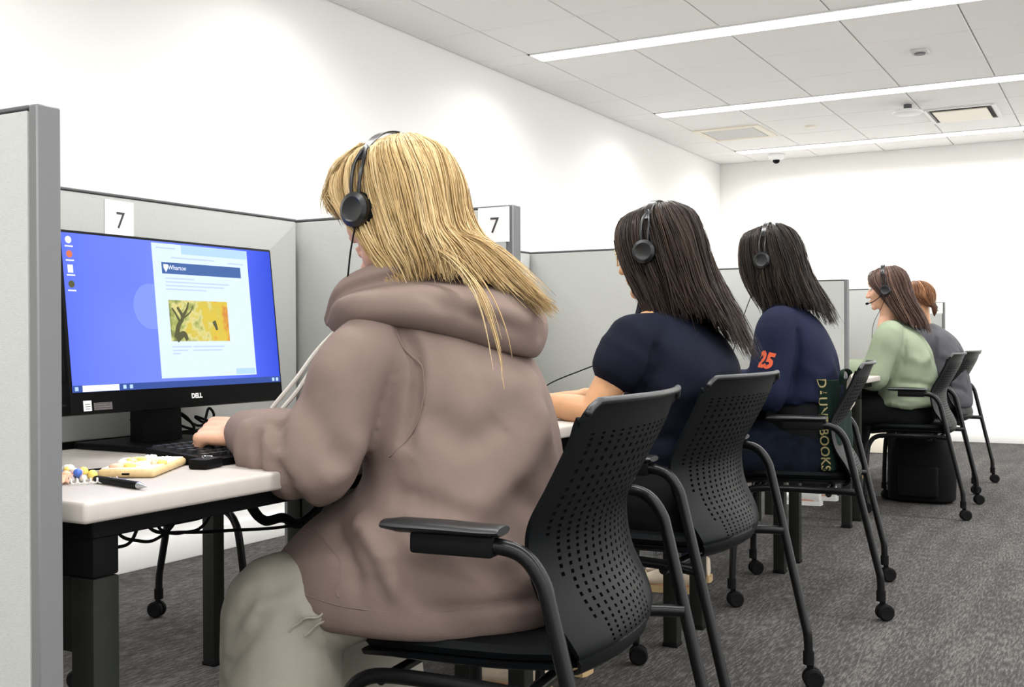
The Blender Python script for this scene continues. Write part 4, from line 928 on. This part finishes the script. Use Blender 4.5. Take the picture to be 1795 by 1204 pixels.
# ------------------------------------------------------------------ monitor
MC = Vector((-1.6, 1.564, .992)); tl = R(6); U = Vector((-math.sin(tl), 0, math.cos(tl))); NN = Vector((math.cos(tl), 0, math.sin(tl)))
mm = Matrix.Translation(MC) @ Matrix((Vector((0, 1, 0)), U, NN)).transposed().to_4x4()
mon = thing('monitor', 'black flat monitor on a stand with a blue desktop and an open page on screen', 'monitor', (-1.68, 1.564, DZ))
def scr(name, r0, v0, r1, v1, d0, d1, m, par, bev=0.0):
    b = MB().box((r0, v0, d0), (r1, v1, d1), bev, seg=2); b.v = [mm @ Vector(v) for v in b.v]; return b.build(name, m, par, smooth=bool(bev))
scr('casing', -.272, -.163, .272, .161, -.030, .0005, M['black'], mon, .003)
scr('rear_housing', -.17, -.11, .17, .09, -.055, -.0305, M['black'], mon, .01)
def wallpaper():
    m = bpy.data.materials.new('screen_wallpaper'); m.use_nodes = True; N = m.node_tree.nodes; L = m.node_tree.links
    for n in list(N): N.remove(n)
    o = N.new('ShaderNodeOutputMaterial'); e = N.new('ShaderNodeEmission'); L.new(e.outputs[0], o.inputs[0]); e.inputs[1].default_value = 1.0
    tc = N.new('ShaderNodeTexCoord'); sp = N.new('ShaderNodeSeparateXYZ'); L.new(tc.outputs['Generated'], sp.inputs[0])
    w = N.new('ShaderNodeTexWave'); w.inputs['Scale'].default_value = .9; w.inputs['Distortion'].default_value = 2.5; w.inputs['Detail'].default_value = 1; w.bands_direction = 'DIAGONAL'
    L.new(tc.outputs['Generated'], w.inputs[0])
    r = N.new('ShaderNodeValToRGB'); c = r.color_ramp.elements; c[0].position = 0; c[0].color = lin((98, 118, 250)) + (1,); c[1].position = 1; c[1].color = lin((66, 90, 226)) + (1,)
    k = c.new(.42); k.color = lin((126, 146, 252)) + (1,); k = c.new(.75); k.color = lin((96, 116, 248)) + (1,)
    L.new(sp.outputs[1], r.inputs[0])
    mx = N.new('ShaderNodeMixRGB'); mx.blend_type = 'MULTIPLY'; mx.inputs[0].default_value = .16; L.new(r.outputs[0], mx.inputs[1]); L.new(w.outputs[0], mx.inputs[2]); L.new(mx.outputs[0], e.inputs[0]); return m
def picture():
    m = bpy.data.materials.new('screen_picture'); m.use_nodes = True; N = m.node_tree.nodes; L = m.node_tree.links
    for n in list(N): N.remove(n)
    o = N.new('ShaderNodeOutputMaterial'); e = N.new('ShaderNodeEmission'); L.new(e.outputs[0], o.inputs[0])
    tc = N.new('ShaderNodeTexCoord'); n = N.new('ShaderNodeTexNoise'); n.inputs['Scale'].default_value = 38; n.inputs['Detail'].default_value = 5; L.new(tc.outputs['Object'], n.inputs[0])
    sp = N.new('ShaderNodeSeparateXYZ'); L.new(tc.outputs['Generated'], sp.inputs[0])
    a = N.new('ShaderNodeMath'); a.operation = 'MULTIPLY_ADD'; a.inputs[1].default_value = .42; a.inputs[2].default_value = -.12; L.new(sp.outputs[1], a.inputs[0])
    s2 = N.new('ShaderNodeMath'); s2.operation = 'ADD'; L.new(a.outputs[0], s2.inputs[0]); L.new(n.outputs[0], s2.inputs[1])
    r = N.new('ShaderNodeValToRGB'); c = r.color_ramp.elements; c[0].position = .30; c[0].color = lin((96, 100, 70)) + (1,); c[1].position = .92; c[1].color = lin((206, 140, 72)) + (1,)
    for p_, q_ in ((.42, (160, 168, 96)), (.52, (214, 206, 140)), (.62, (204, 186, 82)), (.76, (214, 188, 76))): k = c.new(p_); k.color = lin(q_) + (1,)
    L.new(s2.outputs[0], r.inputs[0]); L.new(r.outputs[0], e.inputs[0]); return m
S = scr('screen', -.266, -.124, .266, .1555, .0006, .0012, wallpaper(), mon)
page = emis('screen_page', (214, 230, 255), .98); pale = emis('screen_pale', (176, 208, 250)); navy_e = emis('screen_navy', (76, 104, 160)); ink_e = emis('screen_ink', (190, 202, 236)); bar_e = emis('screen_bar', (62, 84, 152)); wh_e = emis('screen_white', (236, 242, 255)); dk_e = emis('screen_dark', (92, 92, 66)); or_e = emis('screen_orange', (214, 120, 90))
gl = MB().lathe([(0, 0), (.043, 0), (.043, .0001), (0, .0001)], (0, 0, 0), 40); gl.v = [mm @ (Vector(v) + Vector((-.075, .03, .0013))) for v in gl.v]; gl.build('wallpaper_glow', emis('screen_glow', (128, 148, 252)), S, smooth=False)
scr('page', -.064, -.106, .194, .152, .0016, .002, page, S)
scr('tab_strip', .010, .134, .192, .1515, .0021, .0023, pale, S)
scr('banner', -.043, .094, .171, .116, .0021, .0023, navy_e, S)
b = MB()
for (r0, v0, ln) in [(-.018, .1245, .115), (.135, .1215, .045), (-.036, .084, .075), (-.036, .077, .17), (-.036, .070, .155), (-.036, .063, .105), (-.032, -.048, .050), (.022, -.048, .085), (-.032, -.055, .04), (.022, -.055, .078), (-.032, -.061, .02), (-.055, .142, .05)]: b.box((r0, v0, .0022), (r0 + ln, v0 + .0026, .0024))
b.v = [mm @ Vector(v) for v in b.v]; b.build('text_lines', ink_e, S, smooth=False)['kind'] = 'stuff'
text('lettering', 'Wharton', .0125, mm @ Matrix.Translation((-.004, .106, .0026)), wh_e, S, .0001)
b = MB(); b.loft([[mm @ Vector((-.033 + x, .105 + y, z)) for x, y in ((-.0055, .007), (.0055, .007), (.0055, 0), (0, -.008), (-.0055, 0))] for z in (.0024, .0027)]); b.build('crest', wh_e, S, smooth=False)
scr('picture', -.033, -.036, .124, .0435, .0021, .0023, picture(), S)
b = MB()
for pts, w in [([(-.02, -.030), (-.012, -.005), (.0, .010), (-.012, .030)], .006), ([(-.008, .002), (-.018, .018), (-.026, .028)], .003), ([(-.002, .010), (.012, .026), (.018, .040)], .0035), ([(.0, .008), (.020, .020), (.03, .034)], .0018), ([(-.02, -.032), (.0, -.022), (.008, -.034)], .008), ([(.083, .004), (.088, -.008), (.09, -.014)], .005)]:
    if pts[0][0] > .05: b.build('picture_tree', dk_e, S, smooth=False); b = MB()
    cpts = curve([Vector((x, y, 0)) for x, y in pts], 10); top = []; bot = []
    for i, p_ in enumerate(cpts):
        d = (cpts[min(i + 1, 9)] - cpts[max(i - 1, 0)]).normalized(); n_ = Vector((-d.y, d.x, 0)) * w * (1 - .5 * i / 9); top.append(p_ + n_); bot.append(p_ - n_)
    b.add([mm @ Vector((q.x, q.y, .00245)) for q in top + bot], [(i, i + 1, 11 + i, 10 + i) for i in range(9)])
b.build('picture_bush', dk_e, S, smooth=False)
scr('status_box', .135, -.104, .191, -.092, .0021, .0023, pale, S)
scr('task_bar', -.266, -.124, .266, -.112, .0014, .0018, bar_e, S); scr('search_box', -.246, -.1235, -.166, -.1125, .0019, .0021, wh_e, S)
b = MB()
for r0 in (-.262, -.157, -.142, .24, .252): b.box((r0, -.1215, .0019), (r0 + .007, -.1145, .0022))
b.v = [mm @ Vector(v) for v in b.v]; b.build('task_icons', pale, S, smooth=False)
for v0, m_, kind in ((.143, wh_e, 0), (.118, or_e, 1), (.092, wh_e, 2), (.065, dk_e, 3)):
    b = MB()
    if kind == 2: b.box((-.2575, v0 - .007, .0015), (-.2465, v0 + .007, .0018))
    else: b.lathe([(0, 0), (.0065, 0), (.0065, .0003), (0, .0003)], (-.252, v0, .0015), 16)
    b.v = [mm @ Vector(v) for v in b.v]; ic = b.build('desktop_icon', m_, S, smooth=False)
    scr('icon_caption', -.260, v0 - .0125, -.243, v0 - .010, .0015, .0017, wh_e, S)
text('maker_mark', 'DELL', .0125, mm @ Matrix.Translation((.022, -.1425, .0009)), M['white'], mon, .0002, .0006)
for k, (r0, r1, v0, v1, m_) in enumerate([(-.246, -.229, -.157, -.139, M['paper']), (-.224, -.184, -.1565, -.1435, M['chrome'])]):
    st_ = scr('sticker', r0, v0, r1, v1, .0006, .0010, m_, mon)
    b = MB()
    for j in range(3): b.box((r0 + .003, v0 + .003 + j * .004, .0011), (r1 - .003, v0 + .0042 + j * .004, .0012))
    b.v = [mm @ Vector(v) for v in b.v]; b.build('print_lines', M['ink'], st_, smooth=False)
MB().loft([[Vector((-1.672 + .016 * (1 if x > 0 else -1) - (z - .75) * .03, 1.566 + .052 * y * (1 - (z - .75) * .5), z)) for x, y in ((1, -1), (1, 1), (-1, 1), (-1, -1))] for z in (DZ + .012, .83, .93, .99)]).build('stand_neck', M['black'], mon)
MB().box((-1.775, 1.452, DZ + .0005), (-1.575, 1.682, DZ + .013), .004).build('stand_base', M['black'], mon)
MB().tube(curve([mm @ Vector(q) for q in [(-.273, -.145, -.010), (-.29, -.146, -.012), (-.305, -.150, -.02)]] + [(-1.70, 1.24, .80), (-1.76, 1.22, .755)], 20), .003, 8).build('plug_cable', M['blackm'], mon)
scr('side_button', -.2745, -.105, -.272, -.06, -.02, -.006, M['black'], mon, .001)

# keyboard
kb = thing('keyboard', 'black computer keyboard under the blonde woman\'s left hand', 'keyboard', (-1.39, 1.585, DZ))
KX0, KX1, KY0, KY1 = -1.470, -1.315, 1.352, 1.80
kz = lambda x: DZ + .012 + (KX1 - x) / .155 * .012
MB().loft([[Vector((x, y, z)) for x, z in ((KX0, DZ + .006), (KX0, kz(KX0)), (KX1, kz(KX1)), (KX1, DZ + .001))] for y in (KY0, KY1)]).build('case', M['black'], kb)
kme = None; kmat = mat('key_cap', (30, 31, 33), .35)
rowx = [KX0 + .014 + .0205 * k + (.006 if k else 0) for k in range(6)]
for r_, x in enumerate(rowx):
    y = KY0 + .014 + (.004 * r_ if r_ < 5 else 0)
    while y < KY1 - .02:
        if kme is None:
            bm_ = MB().loft([[Vector((a * .0078, b * .0078, 0)) for a, b in ((-1, -1), (1, -1), (1, 1), (-1, 1))], [Vector((a * .0062, b * .0064, .0065)) for a, b in ((-1, -1), (1, -1), (1, 1), (-1, 1))]]); kme = bm_.mesh('key'); kme.materials.append(kmat)
        o = bpy.data.objects.new('key', kme); COL.objects.link(o); o.parent = kb; o.location = Vector((x, y, kz(x) - .001)) - Vector((-1.39, 1.585, DZ)); o.rotation_euler = (0, math.atan2(.012, .155), 0)
        if r_ == 5 and KY0 + .09 < y < KY0 + .11: o.scale = (1, 6.0, 1); o.location.y += .05; y += .115
        y += .0192

# things lying on the near desk
ph = thing('phone', 'phone in a beige speckled case decorated with cream and yellow charms', 'phone', (-1.372, 1.258, DZ), R(120))
MB().box((-.088, -.044, .0005), (.088, .044, .0135), .006, seg=3).build('case', M['phone'], ph, False)
MB().box((-.083, -.039, .0125), (.083, .039, .0150), .002, seg=2).build('case_back', M['cream'], ph, False)
MB().box((-.0895, -.006, .005), (-.0875, .006, .008), .001).build('charging_port', M['blackm'], ph, False)
for k in range(22):
    a, c = rng.uniform(-.072, .072), rng.uniform(-.030, .030); r_ = rng.uniform(.007, .013)
    bb = MB()
    if k % 3 == 0:
        for j in range(5): bb.ell((a + r_ * .6 * math.cos(j * 1.257), c + r_ * .6 * math.sin(j * 1.257), .0165), (r_ * .45, r_ * .45, .004), None, 10, 6)
    else: bb.ell((a, c, .0160), (r_, r_ * .75, .0055), Matrix.Rotation(k, 3, 'Z'), 12, 8)
    bb.build('charm', [M['yellow'], M['cream'], M['peach'], M['cream']][k % 4], ph, False)
pn = thing('pen', 'black ballpoint pen with a silver tip near the desk edge', 'pen', (-1.262, 1.112, DZ), math.atan2(-.033, .16))
rot = Matrix.Rotation(R(90), 3, 'Y')
MB().lathe([(0, -.068), (.004, -.068), (.0052, -.062), (.0055, .045), (.0050, .050)], (0, 0, .0058), 16, rot).build('barrel', M['black'], pn, False)
MB().lathe([(.0050, .050), (.0046, .054), (.0018, .066), (.0008, .071), (0, .0712)], (0, 0, .0058), 16, rot).build('tip', M['chrome'], pn, False)
MB().box((-.02, -.0012, .0108), (.022, .0012, .0122), .0004).build('clip', M['chrome'], pn, False)
bx = thing('case', 'small black box lying between the phone and the taupe sleeve', 'case', (-1.315, 1.335, DZ), R(100))
MB().box((-.024, -.017, .0005), (.024, .017, .017), .003).build('body', M['black'], bx, False)
MB().tube(curve([(-.015, -.006, .018), (0, .006, .0195), (.014, -.004, .018), (.018, .008, .018)], 16), .0011, 6).build('ring', M['chrome'], bx, False)
kc = thing('keychain', 'cluster of coloured beads and charms on a peach tassel at the desk corner', 'keychain', (-1.39, 1.09, DZ))
for k in range(26):
    r_ = rng.uniform(.005, .0085); p_ = (-1.395 + rng.uniform(-.045, .045), 1.110 + rng.uniform(-.035, .04), DZ + r_ + (.008 if k > 16 else 0))
    MB().ell(p_, (r_, r_, r_ * .95), None, 12, 8).build('bead', [M['lilac'], M['white'], M['blue'], M['yellow'], M['cream'], M['black'], M['peach']][k % 7], kc)
bb = MB()
for k in range(26):
    a0 = Vector((-1.385 + rng.uniform(-.006, .006), 1.125 + rng.uniform(-.006, .006), DZ + .008)); d_ = Vector((.035 + rng.uniform(-.012, .012), -.045 + rng.uniform(-.015, .015), -.004))
    bb.tube([a0, a0 + d_ * .5 + Vector((0, 0, .004)), a0 + d_], .0011, 5)
o = bb.build('tassel', M['peach'], kc); o['kind'] = 'stuff'
bb = MB(); pts = [Vector((-1.335 + .0035 * math.cos(a) + a * .0009, 1.085 + a * .0011, DZ + .0055 + .0035 * math.sin(a))) for a in np.linspace(0, 50, 160)]
bb.tube(pts, .0012, 6).build('coil', M['white'], kc)
MB().tube(curve([(-1.40, 1.12, DZ + .004), (-1.42, 1.16, DZ + .006), (-1.44, 1.20, DZ + .004), (-1.43, 1.235, DZ + .004)], 20), .0018, 6).build('cord', M['blackm'], kc)

# cables
ca = thing('cable', 'black cable looping up behind the monitor stand', 'cable', (-1.70, 1.68, DZ))
MB().tube(curve([(-1.74, 1.56, DZ + .05), (-1.70, 1.60, .80), (-1.68, 1.67, .776), (-1.68, 1.655, .80), (-1.69, 1.64, .812), (-1.68, 1.675, .785), (-1.68, 1.70, .785), (-1.69, 1.725, .815), (-1.68, 1.73, .80), (-1.68, 1.708, .785), (-1.69, 1.69, .80), (-1.66, 1.78, .765), (-1.6, 1.86, .755), (-1.46, 1.84, .758), (-1.42, 1.80, .758)], 110), .0028, 8).build('cord', M['blackm'], ca)
for nm_, r_, pts in [('thin black cable sagging nearest the left leg under the near desk', .003, [(-1.5, 1.235, .70), (-1.5, 1.255, 0.618), (-1.5, 1.276, 0.610), (-1.5, 1.313, 0.608), (-1.5, 1.351, 0.619), (-1.5, 1.385, .70)]),
                     ('thin black cable in a low loop under the near desk, left of the middle', .003, [(-1.5, 1.30, .70), (-1.5, 1.318, 0.633), (-1.5, 1.361, 0.612), (-1.5, 1.401, 0.608), (-1.5, 1.446, 0.633), (-1.5, 1.46, .70)]),
                     ('long thin cable hanging almost straight across under the near desk', .0032, [(-1.48, 1.35, .70), (-1.48, 1.371, 0.633), (-1.48, 1.453, 0.614), (-1.48, 1.566, 0.600), (-1.48, 1.722, 0.584), (-1.48, 1.856, 0.590), (-1.48, 1.92, .70)]),
                     ('thin black cable dipping below the middle of the near desk', .003, [(-1.52, 1.40, .70), (-1.52, 1.422, 0.633), (-1.52, 1.443, 0.613), (-1.52, 1.486, 0.605), (-1.52, 1.542, 0.615), (-1.52, 1.60, .70)]),
                     ('thick bundled black cable sagging under the desk by the taupe elbow', .010, [(-1.5, 1.60, .71), (-1.5, 1.645, 0.633), (-1.5, 1.683, 0.600), (-1.5, 1.736, .598), (-1.5, 1.791, 0.579), (-1.5, 1.864, 0.618), (-1.5, 1.90, .71)])]:
    c = thing('cable', nm_, 'cable', pts[0], group='cables under the near desk')
    MB().tube(curve(pts, 50), r_, 8).build('cord', M['blackm'], c)

# ------------------------------------------------------------------ bags and the box
tb = thing('tote_bag', 'dark green canvas tote bag with cream lettering on the third chair', 'bag', (-.925, 4.10, .482))
rings = []
for z, dx, dy, ox in [(.484, .035, .14, .0), (.492, .046, .15, 0), (.58, .052, .152, 0), (.68, .046, .150, -.002), (.76, .043, .148, -.004), (.806, .042, .146, -.006)]:
    ring = []
    for k in range(28):
        a = 2 * PI * k / 28; ca_, sa_ = math.cos(a), math.sin(a); e_ = 5
        x = abs(ca_) ** (2 / e_) * (1 if ca_ > 0 else -1); y = abs(sa_) ** (2 / e_) * (1 if sa_ > 0 else -1)
        ring.append(Vector((-.935 + ox + x * dx * .7 + .004 * math.sin(5 * y + z * 30), 4.10 + y * dy, z)))
    rings.append(ring)
body = MB().loft(rings).build('bag_body', M['tote'], tb)
for sx in (-.035, .028):
    MB().tube(curve([(-.925 + sx, 4.02, .79), (-.925 + sx, 4.025, .83), (-.925 + sx * .8, 4.08, .842), (-.925 + sx, 4.15, .83), (-.925 + sx, 4.16, .79)], 24), .009, 8, flat=.25).build('handle', M['tote'], tb)
tx = text('lettering', 'DAUNT BOOKS', .046, facing((-.945, 3.948, .650), (0.05, 0, -1), (1, 0, .05)), M['gold'], tb, .0004, .0006)
b_ = bmesh.new(); b_.from_mesh(tx.data); bmesh.ops.triangulate(b_, faces=b_.faces); b_.to_mesh(tx.data); b_.free(); 
tv = BVHTree.FromPolygons([v.co for v in body.data.vertices], [tuple(p.vertices) for p in body.data.polygons])
for v in tx.data.vertices:
    q_, n_, _, _ = tv.ray_cast(Vector((v.co.x, -1.0, v.co.z)), Vector((0, 1, 0)))
    if q_: v.co = q_ + Vector((0, -.0012, 0))
wc = thing('cloth_roll', 'cream white rolled cloth poking up behind the green tote bag', 'cloth', (-.9, 4.17, .70))
MB().tube(curve([(-.905, 4.17, .70), (-.898, 4.17, .76), (-.886, 4.165, .80), (-.876, 4.16, .812)], 20), [.012, .018] + [.021] * 16 + [.020, .018], 14, rnd=True).build('roll', M['cream'], wc)
bp = thing('backpack', 'black backpack standing on the carpet under the chair of the woman in sage', 'backpack', (-1.06, 6.80, 0))
rings = []
for z, dx, dy in [(.004, .165, .09), (.02, .182, .11), (.15, .19, .125), (.28, .18, .115), (.36, .155, .095), (.40, .11, .065), (.412, .05, .03)]:
    rings.append([Vector((-1.06 + dx * abs(math.cos(a)) ** .6 * (1 if math.cos(a) > 0 else -1) + .004 * math.sin(3 * a + z * 20), 6.80 + dy * abs(math.sin(a)) ** .7 * (1 if math.sin(a) > 0 else -1), z)) for a in [2 * PI * k / 32 for k in range(32)]])
MB().loft(rings).build('bag_body', M['backpack'], bp)
MB().box((-1.17, 6.655, .04), (-.95, 6.69, .22), .02, seg=3).build('front_pocket', M['backpack'], bp)
MB().tube(curve([(-1.10, 6.80, .40), (-1.08, 6.80, .435), (-1.04, 6.80, .435), (-1.02, 6.80, .40)], 14), .008, 8).build('handle', M['backpack'], bp)
for x_ in (-1.14, -.98): MB().tube(curve([(x_, 6.90, .37), (x_, 6.95, .33), (x_, 6.955, .2), (x_, 6.91, .06)], 18), .016, 8, flat=.3).build('shoulder_strap', M['backpack'], bp)
wb = thing('storage_box', 'white lidded box on the carpet beyond the fourth desk', 'box', (-1.86, 9.55, 0))
MB().box((-1.965, 9.45, .001), (-1.755, 9.66, .17), .006).build('body', M['cream'], wb)
MB().box((-1.972, 9.443, .171), (-1.748, 9.667, .215), .008).build('lid', M['white'], wb)
